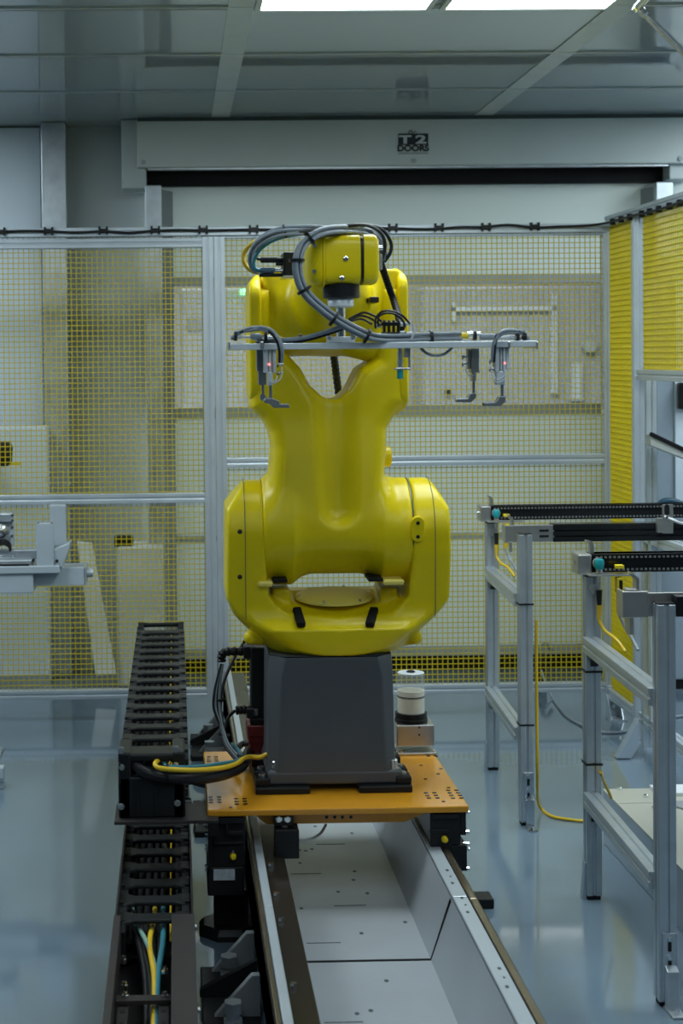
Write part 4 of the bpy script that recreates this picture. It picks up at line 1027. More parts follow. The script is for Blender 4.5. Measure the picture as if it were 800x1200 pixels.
# bundles lying on the bar
pth = [(409, 379, 3.69), (396, 384, 3.69), (378, 390, 3.70), (358, 395.5, 3.71), (338, 398, 3.72), (315, 398, 3.74), (300, 398, 3.74)]
bundle('tool_cable', [P(*p) for p in pth], [(0, 0), (.009, .003), (-.008, .002)], .0052, ['cable_grey', 'cable_black', 'cable_grey'], t)
hcyl(293, 306, 394.5, [(0, 2.5), (.2, 4.2), (.8, 4.2), (1, 3)], 'cable_grey', 'plug_shell', t, YT)
hcyl(306, 321, 395.5, [(0, 2.4), (.3, 3.2), (.5, 2.4), (.7, 3.2), (1, 2)], 'steel', 'plug_coupling', t, YT)
hcyl(321, 330, 396, [(0, 2.2), (1, 2.2)], 'bright_yellow', 'yellow_tape', t, YT)
hcyl(537.5, 548.5, 393.5, [(0, 3.6), (1, 3.8)], 'bright_yellow', 'yellow_tape', t, YT)
hcyl(547, 563, 392, [(0, 3), (.3, 4), (.6, 3), (1, 3.4)], 'steel', 'plug_coupling', t, YT)
hcyl(562, 580, 394.5, [(0, 3.8), (.8, 3.6), (1, 2.6)], 'cable_grey', 'plug_shell', t, YT)
for pts in (((580, 396, YT), (592, 396, YT-.01), (606, 397, YT)), ((585, 395, YT+.02), (600, 394, YT+.01), (612, 397, YT+.02)), ((275, 397, YT), (284, 395, YT-.01), (294, 395, YT))): tcable(pts, 'cable_pale', .003)
for px, py in ((311, 394, ), (276, 394), (606, 394), (614, 395), (556, 393), (352, 397)): tie(px, py, YT, (1, 0, 0), .012, parent=t)
# valve manifold
mb = MB(); pxbox(mb, 447, 469, 377, 382, YT, YT+.02); pxbox(mb, 447, 469, 389, 393.5, YT, YT+.02)
for px in (449, 454.5, 460, 465.5): pxbox(mb, px, px+3, 375, 395, YT+.002, YT+.016)
mf = mb.build('valve_manifold', 'black', t, bevel=.002)
for px, py in ((443, 382), (472, 380), (472, 390), (478, 379), (480, 391)):
    hcyl(px-3, px+3, py, [(0, 2.2), (1, 2.2)], 'white_plastic', 'push_fitting', mf, YT+.01)
for px, py in ((473.5, 381), (473.5, 391)): hcyl(px, px+2, py, [(0, 2.5), (1, 2.5)], 'cable_blue', 'blue_ring', mf, YT+.008)
for k_, pts in enumerate((((409, 374, 3.7), (418, 369, 3.72), (428, 366.5, 3.72), (440, 371, 3.72), (447, 377, 3.72)), ((410, 375, 3.7), (422, 370, 3.72), (434, 373, 3.72), (446, 381, 3.72)), ((412, 376, 3.7), (424, 374, 3.72), (436, 380, 3.72)),
             ((440, 385, 3.70), (440, 374, 3.70), (447, 365.5, 3.70), (458, 364.5, 3.70), (470, 369, 3.70), (480, 379, 3.71)), ((443, 383, 3.69), (444, 371, 3.69), (453, 367, 3.69), (463, 368.5, 3.69), (472, 376, 3.7), (474, 384, 3.7)), ((484, 380, 3.71), (485, 388, 3.71), (482, 397, 3.71)))):
    tcable(pts, 'cable_black' if k_ < 5 else 'cable_pale', .0028)
# inductive sensor
sn = vcyl(468.5, [(408, 2.6), (412, 2.6), (412.5, 3.2), (421, 3.2), (421.5, 3.6), (424, 3.6), (424.5, 3.3), (434, 3.3)], 'steel', 'proximity_sensor', t, YT)
vcyl(468.5, [(433.5, 3.6), (443.5, 3.6), (444, 3.3)], 'teal_plastic', 'sensor_face', sn, YT)
mb = MB(); pxbox(mb, 463, 481, 431, 433.5, YT-.012, YT+.02); pxbox(mb, 479, 481, 408, 433, YT, YT+.02)
mb.build('sensor_bracket', 'steel', sn, bevel=.001)
mb = MB(); pxbox(mb, 474, 478.5, 408, 419, YT, YT+.02); mb.build('hose_stub', 'brushed', t)

# ================================================================== THINGS ON THE CARRIAGE PLATE
# drive motor with red gearbox
ym = 4.70
t = empty('drive_motor', (xx(302, 890, ym), ym, ZP), 'tall black servo motor on red gearbox, left behind the grey pedestal', 'motor')
def sx(px, py, Y=ym): return xx(px, py, Y)
a0, a1 = sx(289, 870), sx(319, 870)
zr0, zr1 = zz(300, 893, ym), zz(300, 846, ym)
gb = MB().box(a0, a1, ym-.045, ym+.075, zz(300, 860, ym), zr1).prism([(a0+.004, zz(300, 868, ym)), (a1, zz(300, 868, ym)), (a1, zz(300, 858, ym)), (a0, zz(300, 858, ym))], ym-.04, ym+.07).box(a0+.008, a1, ym-.035, ym+.065, ZP, zz(300, 866, ym)).build('gearbox', 'red', t, bevel=.004)
mh = MB().box(sx(293.5, 800), sx(318, 800), ym-.035, ym+.065, zr1, zz(300, 756.5, ym)).build('motor_housing', 'black', t, bevel=.005)
mb = MB()
for z_ in (0, 1):
    pass
MB().box(sx(292.5, 840), sx(319, 840), ym-.04, ym+.07, zr1-.001, zr1+.02).build('motor_flange', 'chain', mh, bevel=.003)
def elbowconn(py, pxe, pxs, down):
    pts = [P(pxs, py, ym+.01), P((pxs+pxe)/2, py, ym+.01), P(pxe, py+.5, ym+.01)]
    MB().tube(pts+([P(pxe-5, py+4, ym+.01), P(pxe-5.5, py+12, ym+.01)] if down else []), .0125, 12, 8, lambda i: 1.15 if (i//2) % 2 else .95).build('connector', 'black', t, smooth=30)
elbowconn(763.5, 265, 294, True); elbowconn(832, 276, 294, False)
MB().box(sx(285, 765), sx(295, 765), ym-.02, ym+.04, zz(290, 771, ym), zz(290, 757, ym)).build('connector_base', 'chain', mh, bevel=.003)
MB().box(sx(288, 832), sx(300, 832), ym-.045, ym-.03, zz(290, 838, ym), zz(290, 827, ym)).build('connector_base', 'chain', mh, bevel=.003)
p = P(300, 838, ym-.05); MB().lathe(p, p+V((0, 0, .02)), [(0, .006), (1, .006)], 10).build('bolt', 'steel', mh)

# grease lubricator
yg = 4.83
t = empty('grease_lubricator', (xx(484, 875, yg), yg, ZP), 'clear cylinder of cream grease on a small steel box, right behind pedestal', 'lubricator')
def gx(px): return xx(px, 850, yg)
bx = MB().box(gx(463), gx(507), yg-.03, yg+.08, zz(480, 875, yg-.03), zz(480, 850, yg-.03)).build('steel_box', 'brushed', t, bevel=.003)
MB().box(gx(463), gx(508), yg-.05, yg+.085, ZP, ZP+.008).build('base_flange', 'brushed', bx, bevel=.002)
for px in (467, 505):
    MB().cyl((gx(px), yg-.042, ZP+.008), (gx(px), yg-.042, ZP+.014), .006, n=10).build('screw', 'chrome', bx)
for px, py in ((491, 852.5), (491, 861)):
    p = P(px, py, yg-.03); MB().cyl((p.x, yg-.0315, p.z), (p.x, yg-.028, p.z), .003, n=10).build('screw_hole', 'black', bx)
gc = gx(483); SG = yg/F
def gl_(prof, m, name, par, smooth=40):
    z1 = prof[0][0]; zs = [(zz(483, py, yg), r*SG) for py, r in prof]
    a, b = V((gc, yg+.025, zs[0][0])), V((gc, yg+.025, zs[-1][0])); L = b.z-a.z
    return MB().lathe(a, b, [((z-a.z)/L, r) for z, r in zs], 32).build(name, m, par, smooth=smooth)
cl = gl_([(850.5, 19), (847, 19.5), (843, 19.5), (842.5, 18.5), (836.5, 18.8), (836, 17)], 'black', 'collar', t)
gr = gl_([(836.6, 15.9), (818.5, 15.9)], 'grease', 'grease_fill', t)
gl_([(818.4, 16.1), (816.4, 16.1)], 'bronze', 'piston_seal', gr)
gl_([(816.3, 15.9), (810.5, 15.9)], 'grease', 'piston', gr)
can = gl_([(836.2, 16.6), (792, 16.6), (790.8, 15.5)], 'clear', 'canister', t)
gl_([(790.7, 15.8), (789.8, 15.8), (789.4, 14)], 'cable_pale', 'lid', t)
gl_([(789.4, 5), (788.6, 5.5), (787.4, 3.5)], 'black', 'lid_cap', t)
for px in (467, 499):
    MB().cyl((xx(px, 847, yg-.02), yg-.02, zz(480, 851, yg)), (xx(px, 847, yg-.02), yg-.02, zz(480, 846, yg)), .006, n=8).build('bolt', 'chrome', bx)

# ================================================================== CABLE CHAIN AND TRAY
XC0, XC1 = -.168, .026
ZCT = .565
YN = PZ(176, 882, ZCT).y
YFAR = PZ(183, 725, ZCT).y
PL = .131
def link_meshes():
    w = XC1-XC0
    def sidep(sx_):
        x0 = -w/2 if sx_ < 0 else w/2-.028
        m = MB()
        m.prism([(-.062, -.034), (-.05, -.048), (.05, -.048), (.062, -.034), (.062, .034), (.05, .048), (-.05, .048), (-.062, .034)], x0+.004, x0+.026, 'x')
        m.prism([(-.074, -.030), (.02, -.030), (.02, .030), (-.074, .030)], x0, x0+.006, 'x').prism([(-.03, .047), (.03, .047), (.03, .054), (-.03, .054)], x0+.003, x0+.027, 'x')
        m.cyl((x0-.001, .045, 0), (x0+.028, .045, 0), .018, n=12)
        return m
    def crossb(z0, z1):
        m = MB(); hw = w/2-.018
        m.prism([(-hw-.004, -.045), (-hw+.018, -.034), (-hw+.026, -.026), (hw-.026, -.026), (hw-.018, -.034), (hw+.004, -.045), (hw+.004, .045), (hw-.018, .034), (hw-.026, .026), (-hw+.026, .026), (-hw+.018, .034), (-hw-.004, .045)], z0, z1, 'z')
        return m
    return sidep(-1), sidep(1), crossb(.040, .052), crossb(-.052, -.040)
t = chain_root = empty('cable_chain', ((XC0+XC1)/2, 5.3, .06), 'black plastic cable chain looping back beside the robot track', 'cable chain')
ms = link_meshes()
link = bpy.data.objects.new('chain_link', None)
sp = ms[0].build('chain_link', 'chain', None, bevel=.002, origin=(0, 0, 0)); sp.parent = t
s2 = ms[1].build('side_plate', 'chain', None, bevel=.002, origin=(0, 0, 0)); s2.parent = sp
c1 = ms[2].build('crossbar', 'chain', None, bevel=.004, origin=(0, 0, 0)); c1.parent = sp
c2 = ms[3].build('crossbar', 'chain', None, bevel=.004, origin=(0, 0, 0)); c2.parent = sp
bpy.data.objects.remove(link)
for o_, nm in ((sp, 'chain_link'),): o_.name = nm
zc1 = ZCT-.054; zc0 = .168; RB = (zc1-zc0)/2
places = []
yb = YFAR-RB+.02
y = YN+.06
while y < yb: places.append((y, zc1, 0)); y += PL
nb = 4
for k in range(nb+1):
    a = PI*(k+.5)/(nb+1); places.append((yb+.04+math.sin(a)*RB, (zc1+zc0)/2+math.cos(a)*RB, -a))
yl0 = PZ(172, 1083, zc0+.054).y
y = yl0+.06
while y < yb+.02: places.append((y, zc0, PI)); y += PL
base = chain_root.location
for i, (y, z, a) in enumerate(places):
    o = sp if i == 0 else copy_tree(sp, t)
    o.location = V(((XC0+XC1)/2, y, z))-base; o.rotation_euler = (a if a != PI else 0, 0, 0)
# cables lying inside the chain
xcs = [XC0+.035+.021*i for i in range(7)]
for i, x in enumerate(xcs):
    zj = random.uniform(-.02, .015)
    pts = [(x, YN+.06, zc1+zj-.006*(i == 5)), (x, (YN+yb)/2, zc1+zj-.004), (x, yb, zc1+zj)]
    for k in range(1, 8):
        a = PI*k/8; pts.append((x, yb+.04+math.sin(a)*(RB+zj*.4), (zc1+zc0)/2+math.cos(a)*(RB+zj)))
    pts += [(x, yb, zc0-zj), (x, (yb+yl0)/2, zc0+.005-zj), (x, yl0+.03, zc0)]
    MB().tube(pts, .0085 if i != 5 else .003, 8, 4).build('chain_cable', ['cable_black', 'cable_black', 'cable_black', 'cable_black', 'cable_black', 'cable_yellow', 'cable_black'][i], t, smooth=60)
# end bracket at the near end
ye = YN-.01
eb = MB(); e = lambda px, py: (xx(px, py, ye), zz(px, py, ye))
x0e_, x1e_ = xx(138.5, 920, ye), xx(217, 920, ye)
zA, zB, zC = zz(176, 882, ye), zz(176, 912, ye), zz(176, 960, ye)
eb.box(x0e_, x1e_, ye, ye+.02, .386, zz(176, 910, ye)).box(x0e_, x0e_+.036, ye, ye+.16, .386, zA).box(x1e_-.036, x1e_, ye, ye+.16, .386, zA).box(x0e_, x1e_, ye+.002, ye+.09, zA-.026, zA-.004)
eb = eb.build('end_bracket', 'black', t, bevel=.006)
for px, py in ((142, 879.5), (206, 878), (142, 899), (206, 897), (142, 945), (208, 941)):
    p = P(px, py, ye); MB().lathe((p.x, ye+.004, p.z), (p.x, ye-.006, p.z), [(0, .0095), (.6, .0095), (.62, .006), (1, .006)], 14).build('bolt', 'steel', eb, smooth=30)
MB().box(x0e_+.05, x0e_+.056, ye-.004, ye+.001, .39, zB-.02).build('rib', 'chain', eb)
MB().box(x1e_-.085, x1e_-.079, ye-.004, ye+.001, .39, zB-.02).build('rib', 'chain', eb)
p = P(219, 938, ye+.02); MB().cyl((p.x-.01, p.y, p.z), (p.x+.012, p.y, p.z), .007, n=6).build('bolt', 'chrome', eb)

# cables from the chain over to the robot: one harness thing
t = empty('cable_harness', P(250, 905, 4.3), 'yellow, teal and thick black cables crossing from cable chain to robot base', 'cables')
def hc(pts, r, m, name='cable'): return MB().tube([P(*p) for p in pts], r, 10).build(name, m, t, smooth=60)
hc(((152, 880, 4.33), (155, 891, 4.26), (166, 903, 4.22), (188, 911, 4.21), (215, 913, 4.22), (245, 911, 4.27), (270, 905, 4.35), (284, 897, 4.45), (289, 886, 4.58), (292, 880, 4.7)), .016, 'cable_black', 'thick_cable')
hc(((160, 882, 4.36), (163, 892, 4.28), (180, 903, 4.24), (210, 908, 4.24), (245, 906, 4.29), (270, 900, 4.38), (286, 891, 4.5)), .013, 'cable_black', 'thick_cable')
hc(((172, 880, 4.36), (176, 890, 4.29), (190, 900, 4.25), (214, 904, 4.25), (248, 903, 4.30), (272, 897, 4.40), (284, 888, 4.55)), .010, 'cable_grey')
hc(((198, 886, 4.30), (190, 889, 4.25), (182, 894, 4.21), (184, 899, 4.19), (197, 901.5, 4.18), (220, 902.5, 4.19), (240, 902, 4.23), (262, 899.5, 4.29), (277, 895, 4.36), (286, 888.5, 4.42), (294, 887, 4.46), (304, 887.5, 4.46), (313, 884, 4.46)), .0068, 'cable_yellow', 'yellow_cable')
hc(((202, 884, 4.32), (197, 890, 4.26), (193, 896, 4.22), (205, 899, 4.21), (235, 898, 4.25), (258, 895, 4.31), (276, 892, 4.39), (283, 888, 4.48), (280, 880, 4.58), (272, 872, 4.66)), .0055, 'cable_teal', 'teal_cable')
hc(((152, 877, 4.36), (158, 882, 4.30), (166, 888, 4.26), (169, 896, 4.25), (170, 905, 4.28)), .0035, 'cable_green', 'thin_green_cable')
for i, (dx, m) in enumerate(((0, 'cable_grey'), (2.2, 'cable_black'), (4.2, 'cable_grey'), (6, 'cable_black'))):
    hc(((285-dx, 893, 4.45), (276-dx*.8, 884, 4.5), (268-dx*.6, 874, 4.56), (263-dx*.4, 862, 4.62), (259.5-dx*.3, 848, 4.66), (257-dx, 830, 4.68), (256.5-dx*.8, 812, 4.69), (258-dx*.4, 794, 4.70), (260, 778, 4.71)), .0058, m)
hc(((262, 862, 4.63), (264, 850, 4.66), (268, 840, 4.69), (275, 833, 4.71)), .005, 'cable_black')
hc(((262, 858, 4.64), (258, 832, 4.72), (262, 800, 4.76), (274, 772, 4.8), (284, 756, 4.82), (291, 744, 4.82)), .0052, 'cable_black')
hc(((280, 892, 4.62), (277, 880, 4.72), (284, 872, 4.78), (293, 872, 4.76)), .010, 'cable_black', 'thick_cable')
for a in ((196, 906, 4.22, (1, 0, 0), .034), (284, 890, 4.46, (1, .3, .6), .022), (262.5, 861, 4.63, (.3, 0, 1), .018), (258, 820, 4.69, (0, 0, 1), .014)): tie(a[0], a[1], a[2], a[3], a[4], parent=t)

# tray
ZW = .25
t = empty('cable_tray', (-.07, 4.5, 0), 'long dark steel tray on the floor holding the lower cable chain', 'tray')
xw0, xw1 = -.119*(CAM.z-ZW), .0225*(CAM.z-ZW)
MB().box(xw0, xw0+.006, 2.3, 6.75, .02, ZW).build('side_wall', 'tray', t, bevel=.001)
MB().box(xw1-.006, xw1, 2.3, 6.75, .02, ZW).build('side_wall', 'tray', t, bevel=.001)
MB().box(xw0+.006, xw1-.006, 2.3, 6.75, .095, .102).build('tray_floor', 'tray', t)
for y in (2.5, 3.6, 4.9, 6.3): MB().box(xw0+.01, xw1-.01, y-.05, y+.05, 0, .095).build('tray_foot', 'black', t)
ycv = yl0-.02
cw = PZ(139, 1100, ZW).x
MB().box(xw0-.002, cw, 2.3, ycv, ZW, ZW+.004).box(cw-.004, cw, 2.3, ycv, .15, ZW).build('cover_strip', 'tray_cover', t, bevel=.001)
cw2 = PZ(201, 1100, ZW).x
MB().box(cw2, xw1+.002, 2.3, ycv, ZW, ZW+.004).box(cw2, cw2+.004, 2.3, ycv, .15, ZW).build('cover_strip', 'tray_cover', t, bevel=.001)
ylad = PZ(180, 1168, .2).y
mb = MB(); mb.box(cw+.002, cw2-.002, ylad-.02, ylad+.012, .19, .2)
for x in (cw+.006, cw2-.03): mb.box(x, x+.024, 2.3, ylad+.02, .18, .188)
ld = mb.build('ladder', 'tray_cover', t, bevel=.001)
for x in (cw+.018, cw2-.018):
    for y in (ylad-.05, ylad-.11, ylad-.17, ylad-.23): MB().box(x-.005, x+.005, y-.007, y+.007, .187, .1886).build('square_hole', 'black', ld)
for px, py in ((145, 1121), (146, 1151), (193, 1133), (193, 1163), (147, 1163)):
    p = PZ(px, py, .21); MB().lathe((p.x, p.y, .195), (p.x, p.y, .212), [(0, .008), (.6, .008), (.62, .005), (1, .005)], 10).build('bolt', 'chrome', t, smooth=30)
for y in (2.9, 3.4, 3.9): 
    MB().cyl((xw0-.008, y, .2), (xw0+.004, y, .2), .008, n=8).build('bolt', 'steel', t)
    MB().cyl((xw1-.004, y, .2), (xw1+.008, y, .2), .008, n=8).build('bolt', 'steel', t)
# chain end clamps and fanned-out cables inside the tray
t2 = empty('tray_cables', (-.07, yl0-.2, .11), 'black, yellow, teal and pale cables fanning out of chain end in tray', 'cables')
for (xa, pe, m, r) in ((153, (176, 1168), 'cable_black', .009), (157, (178, 1170), 'cable_black', .009), (163, (180, 1172), 'cable_black', .008), (170, (181, 1166), 'cable_black', .007), (155, (172, 1169), 'cable_black', .010), (181, (181, 1167), 'cable_yellow', .007), (152.5+2, (183, 1160), 'cable_green', .006), (191, (184.5, 1167), 'cable_teal', .0075), (176, (179, 1166), 'cable_black', .006), (186, (182, 1170), 'cable_black', .007)):
    a = PZ(xa, 1080, zc0+.0); b = PZ(pe[0], pe[1], .155)
    if m in ('cable_yellow', 'cable_green', 'cable_teal'): a = a+V((0, 0, .012)); b = b+V((0, 0, .03))
    mid = a.lerp(b, .5)+V(((-.012 if m == 'cable_yellow' else .006), 0, .012))
    MB().tube([a+V((0, .06, 0)), a, mid, b, b+V((.0, -.35, -.035)), b+V((0, -.9, -.04))], r, 8).build('cable', m, t2, smooth=60)

# ================================================================== CONVEYORS
LW = .046
def conveyor(label, Yf, Yb, pf, pb, zt, zc_hi, zc_lo, near):
    """two leg frame with two chain tracks; pf/pb = left px edge of the front/back legs"""
    xf = pf; xb = pb
    t = empty('conveyor', (xf+.6, (Yf+Yb)/2, 0), label, 'conveyor')
    XR = 3.3
    legs = []
    for x, Y, z1 in ((xf, Yf, zt-.03), (xb, Yb, zt-.07), (XR, Yf, zt-.03), (XR, Yb, zt-.07)):
        l = tslot(MB(), (x+LW/2, Y+LW/2, .012), (x+LW/2, Y+LW/2, z1), LW, LW, upv=(0, 1, 0)).build('leg', 'aluminium', t, bevel=.002)
        MB().box(x+.004, x+LW-.004, Y+.004, Y+LW-.004, 0, .012).build('foot_pad', 'rubber', l)
        legs.append(l)
        if x < 2:
            MB().box(x+.001, x+LW-.001, Y+.001, Y+LW-.001, z1, z1+.003).build('end_cap', 'black', l)
    # floor brackets at the front leg
    fx = xf+.008
    mb = MB(); mb.box(fx, fx+.034, Yf-.006, Yf, .02, .19).box(fx+.002, fx+.036, Yf-.075, Yf-.001, 0, .006)
    mb.prism([(Yf-.006, .006), (Yf-.035, .006), (Yf-.030, .10), (Yf-.006, .11)], fx+.004, fx+.034, 'x')
    mb.box(fx+.034, fx+.038, Yf-.006, Yf+.03, .006, .19)
    br = mb.build('floor_bracket', 'chrome' if not near else 'galvanized', legs[0], bevel=.002)
    for z in (.112, .160):
        MB().box(fx+.013, fx+.022, Yf-.0075, Yf-.004, z-.016, z+.008).build('bracket_slot', 'black', br)
        MB().cyl((fx+.018, Yf-.004, z+.017), (fx+.018, Yf-.013, z+.017), .0065, n=6).build('bolt', 'chrome', br)
    MB().cyl((fx+.02, Yf-.05, .006), (fx+.02, Yf-.05, .016), .008, n=6).build('bolt', 'chrome', br)
    MB().prism([(xb-.012, .0), (xb, .0), (xb, .11), (xb-.004, .11)], Yb+.01, Yb+.036, 'y').build('floor_wedge', 'panel_blue', legs[1])
    # side crossbeams
    for z in (zc_hi, zc_lo):
        c_ = MB(); 
        tslot(c_, (xb+.012, Yb, z-.023), (xf+.012, Yf+LW, z-.023), LW, LW)
        cb_ = c_.build('crossbeam', 'aluminium', t, bevel=.002)
        MB().prism([(Yb-.005, z-.046), (Yb-.05, z-.046), (Yb-.005, z-.09)], xb+.012, xb+.034, 'x').build('corner_bracket', 'chain', cb_)
    for x in (XR,):
        tslot(MB(), (x+.02, Yb, zc_lo-.023), (x+.02, Yf+LW, zc_lo-.023), LW, LW).build('crossbeam', 'aluminium', t)
    # back track with bead chains
    def track_(x0, Y, zt_, h, nm='chain_track'):
        tr = MB().box(x0, XR+.1, Y, Y+.045, zt_-h, zt_).box(x0, XR+.1, Y-.006, Y+.05, zt_-.004, zt_).box(x0, XR+.1, Y-.006, Y+.05, zt_-h, zt_-h+.004).build(nm, 'black_gloss', t, bevel=.001)
        m = MB(); k = x0+.02
        while k < min(XR, x0+1.25):
            m.box(k, k+.007, Y-.009, Y-.005, zt_-.0125, zt_-.0065).box(k, k+.007, Y-.009, Y-.005, zt_-h+.0065, zt_-h+.0125); k += .0135
        m.build('roller_chain', 'brushed', tr, recalc=False)
        return tr
    xt = xb-.012
    track_(xt+.02, Yb, zt, .056)
    # end plates of the back track
    ep = MB().box(xt-.014, xt+.028, Yb-.012, Yb+.07, zt-.062, zt+.001).build('end_plate', 'brushed', t, bevel=.005)
    MB().cyl((xt-.022, Yb+.02, zt-.028), (xt-.012, Yb+.02, zt-.028), .006, n=10).build('screw', 'chrome', ep)
    MB().prism([(xt+.028, zt-.004), (xt+.04, zt-.004), (xt+.04, zt+.022), (xt+.034, zt+.036), (xt+.018, zt+.040), (xt+.016, zt+.037), (xt+.028, zt+.03)], Yb+.01, Yb+.03, 'y').build('hook', 'brushed', ep)
    MB().box(xt+.01, xt+.15, Yb-.045, Yb-.012, zt-.062, zt-.057).build('sensor_shelf', 'brushed', ep, bevel=.001)
    MB().prism([(xt+.02, zt-.09), (xt+.04, zt-.09), (xt+.045, zt-.115), (xt+.03, zt-.12), (xt+.018, zt-.105)], Yb-.02, Yb-.012, 'y').build('lug', 'brushed', ep)
    # teal sensor and yellow sensor with their cables
    xs_ = xt+.045
    sn_ = MB().lathe((xs_, Yb-.028, zt-.020), (xs_, Yb-.028, zt-.085), [(0, .010), (.5, .010), (.52, .006), (1, .006)], 14).build('photo_sensor', 'steel', t, smooth=40)
    MB().lathe((xs_, Yb-.030, zt-.012), (xs_, Yb-.030, zt-.042), [(0, .011), (.1, .013), (.9, .013), (1, .011)], 14).build('teal_cap', 'teal_plastic', sn_, smooth=40)
    MB().lathe((xs_, Yb-.026, zt-.026), (xs_, Yb-.016, zt-.026), [(0, .017), (1, .017)], 20).build('lens_ring', 'far_grey', sn_, smooth=40)
    MB().cyl((xs_, Yb-.028, zt-.105), (xs_, Yb-.028, zt-.15), .009, .007, n=12).build('plug', 'black', sn_, smooth=40)
    MB().cyl((xs_, Yb-.028, zt-.15), (xs_-.002, Yb-.028, zt-.19), .008, .005, n=12).build('cable_boot', 'cable_yellow', sn_, smooth=40)
    MB().tube([(xs_-.002, Yb-.028, zt-.185), (xs_, Yb-.03, zt-.20), (xs_+.012, Yb-.05, (zt-.20+zc_hi)/2), (xs_+.03, Yb-.10, zc_hi+.008), (xs_+.045, Yb-.14, zc_hi-.02)], .005, 8).build('yellow_lead', 'cable_yellow', sn_, smooth=60)
    xv = xt+(.104 if near else .083)
    sy = MB().box(xv-.010, xv+.010, Yb-.046, Yb-.022, zt-.115, zt-.066).build('yellow_sensor', 'bright_yellow', t, bevel=.002)
    MB().box(xv-.012, xv+.012, Yb-.046, Yb-.022, zt-.040, zt-.029).build('sensor_top', 'bright_yellow', sy, bevel=.002)
    MB().box(xv-.004, xv+.006, Yb-.0475, Yb-.045, zt-.108, zt-.074).build('sensor_text', 'black', sy)
    MB().cyl((xv, Yb-.034, zt-.115), (xv, Yb-.034, zt-.143), .009, n=12).build('sensor_nut', 'steel', sy, smooth=40)
    MB().cyl((xv, Yb-.034, zt-.143), (xv-.004, Yb-.034, zt-.165), .009, .006, n=12).build('cable_boot', 'cable_yellow', sy, smooth=40)
    MB().tube([(xv-.004, Yb-.034, zt-.163), (xv-.002, Yb-.036, zt-.175), (xv+.010, Yb-.05, (zt-.17+zc_hi)/2), (xv+.022, Yb-.08, zc_hi+.01), (xv+.03, Yb-.12, zc_hi-.02)], .005, 8).build('grey_lead', 'cable_grey', sy, smooth=60)
    # front track: steel joint plate, black beam, bent hook plates
    xj = xf
    if near:
        MB().box(xj-.012, XR+.1, Yf+.048, Yf+.054, zt-.068, zt-.006).build('joint_plate', 'brushed', t, bevel=.002)
        hk = MB().box(xj-.075, xj-.068, Yf+.048, Yf+.10, zt-.070, zt-.002).box(xj-.075, xj-.01, Yf+.046, Yf+.050, zt-.070, zt-.002).box(xj-.055, xj-.045, Yf+.051, Yf+.10, zt-.115, zt-.07).box(xj-.060, xj-.034, Yf+.06, Yf+.09, zt-.006, zt+.002).build('end_plate', 'brushed', t, bevel=.003)
        MB().prism([(xj-.036, zt-.004), (xj-.028, zt-.004), (xj-.028, zt+.028), (xj-.048, zt+.044), (xj-.050, zt+.040), (xj-.036, zt+.026)], Yf+.06, Yf+.09, 'y').build('hook', 'brushed', hk)
        tr = MB().box(xj+.05, XR+.1, Yf+.005, Yf+.046, zt-.062, zt-.01).build('chain_track', 'black_gloss', t, bevel=.001)
    else:
        MB().box(xj-.012, xj+.135, Yf+.048, Yf+.053, zt-.062, zt-.002).build('joint_plate', 'brushed', t, bevel=.002)
        for z in (zt-.022, zt-.042): MB().box(xj+.082, xj+.115, Yf+.046, Yf+.049, z-.004, z+.004).build('plate_slot', 'black', t)
        hk = MB().box(xj-.040, xj-.035, Yf+.048, Yf+.10, zt-.062, zt-.002).box(xj-.040, xj-.010, Yf+.046, Yf+.050, zt-.062, zt-.002).box(xj-.026, xj-.014, Yf+.044, Yf+.048, zt-.095, zt-.06).build('end_plate', 'brushed', t, bevel=.003)
        MB().prism([(xj-.016, zt-.004), (xj-.008, zt-.004), (xj-.008, zt+.020), (xj-.026, zt+.036), (xj-.028, zt+.032), (xj-.016, zt+.018)], Yf+.05, Yf+.08, 'y').build('hook', 'brushed', hk)
        tr = MB().box(xj+.13, XR+.1, Yf+.05, Yf+.10, zt-.062, zt).box(xj+.13, XR+.1, Yf+.042, Yf+.05, zt-.020, zt-.002).box(xj+.13, XR+.1, Yf+.042, Yf+.05, zt-.040, zt-.026).box(xj+.13, XR+.1, Yf+.042, Yf+.05, zt-.062, zt-.046).build('track_beam', 'black_gloss', t, bevel=.001)
    # cable ties around legs and beam
    for l, x, Y, zs in ((0, xf, Yf, (zc_lo+.015, zc_lo+.44) if not near else ()), (1, xb, Yb, (zc_hi-.11, zc_lo+.08) if near else ())):
        for z in zs: MB().box(x-.003, x+LW+.003, Y-.003, Y+LW+.003, z, z+.006).build('cable_tie', 'black', legs[l])
    return t
# far conveyor
Yff, Yfb = PZ(620, 968, 0).y, PZ(577, 903, 0).y
zt_far = zz(650, 592, Yfb)
far = conveyor('far conveyor on slotted aluminium legs with black chain tracks, touching the mesh fence view', Yff, Yfb, xx(609, 760, Yff), xx(571, 760, Yfb), zt_far, zz(578, 664, Yfb), zz(578, 804, Yfb), False)
far['label'] = 'farther of two conveyors, black twin tracks on slotted aluminium legs, silver floor bracket'
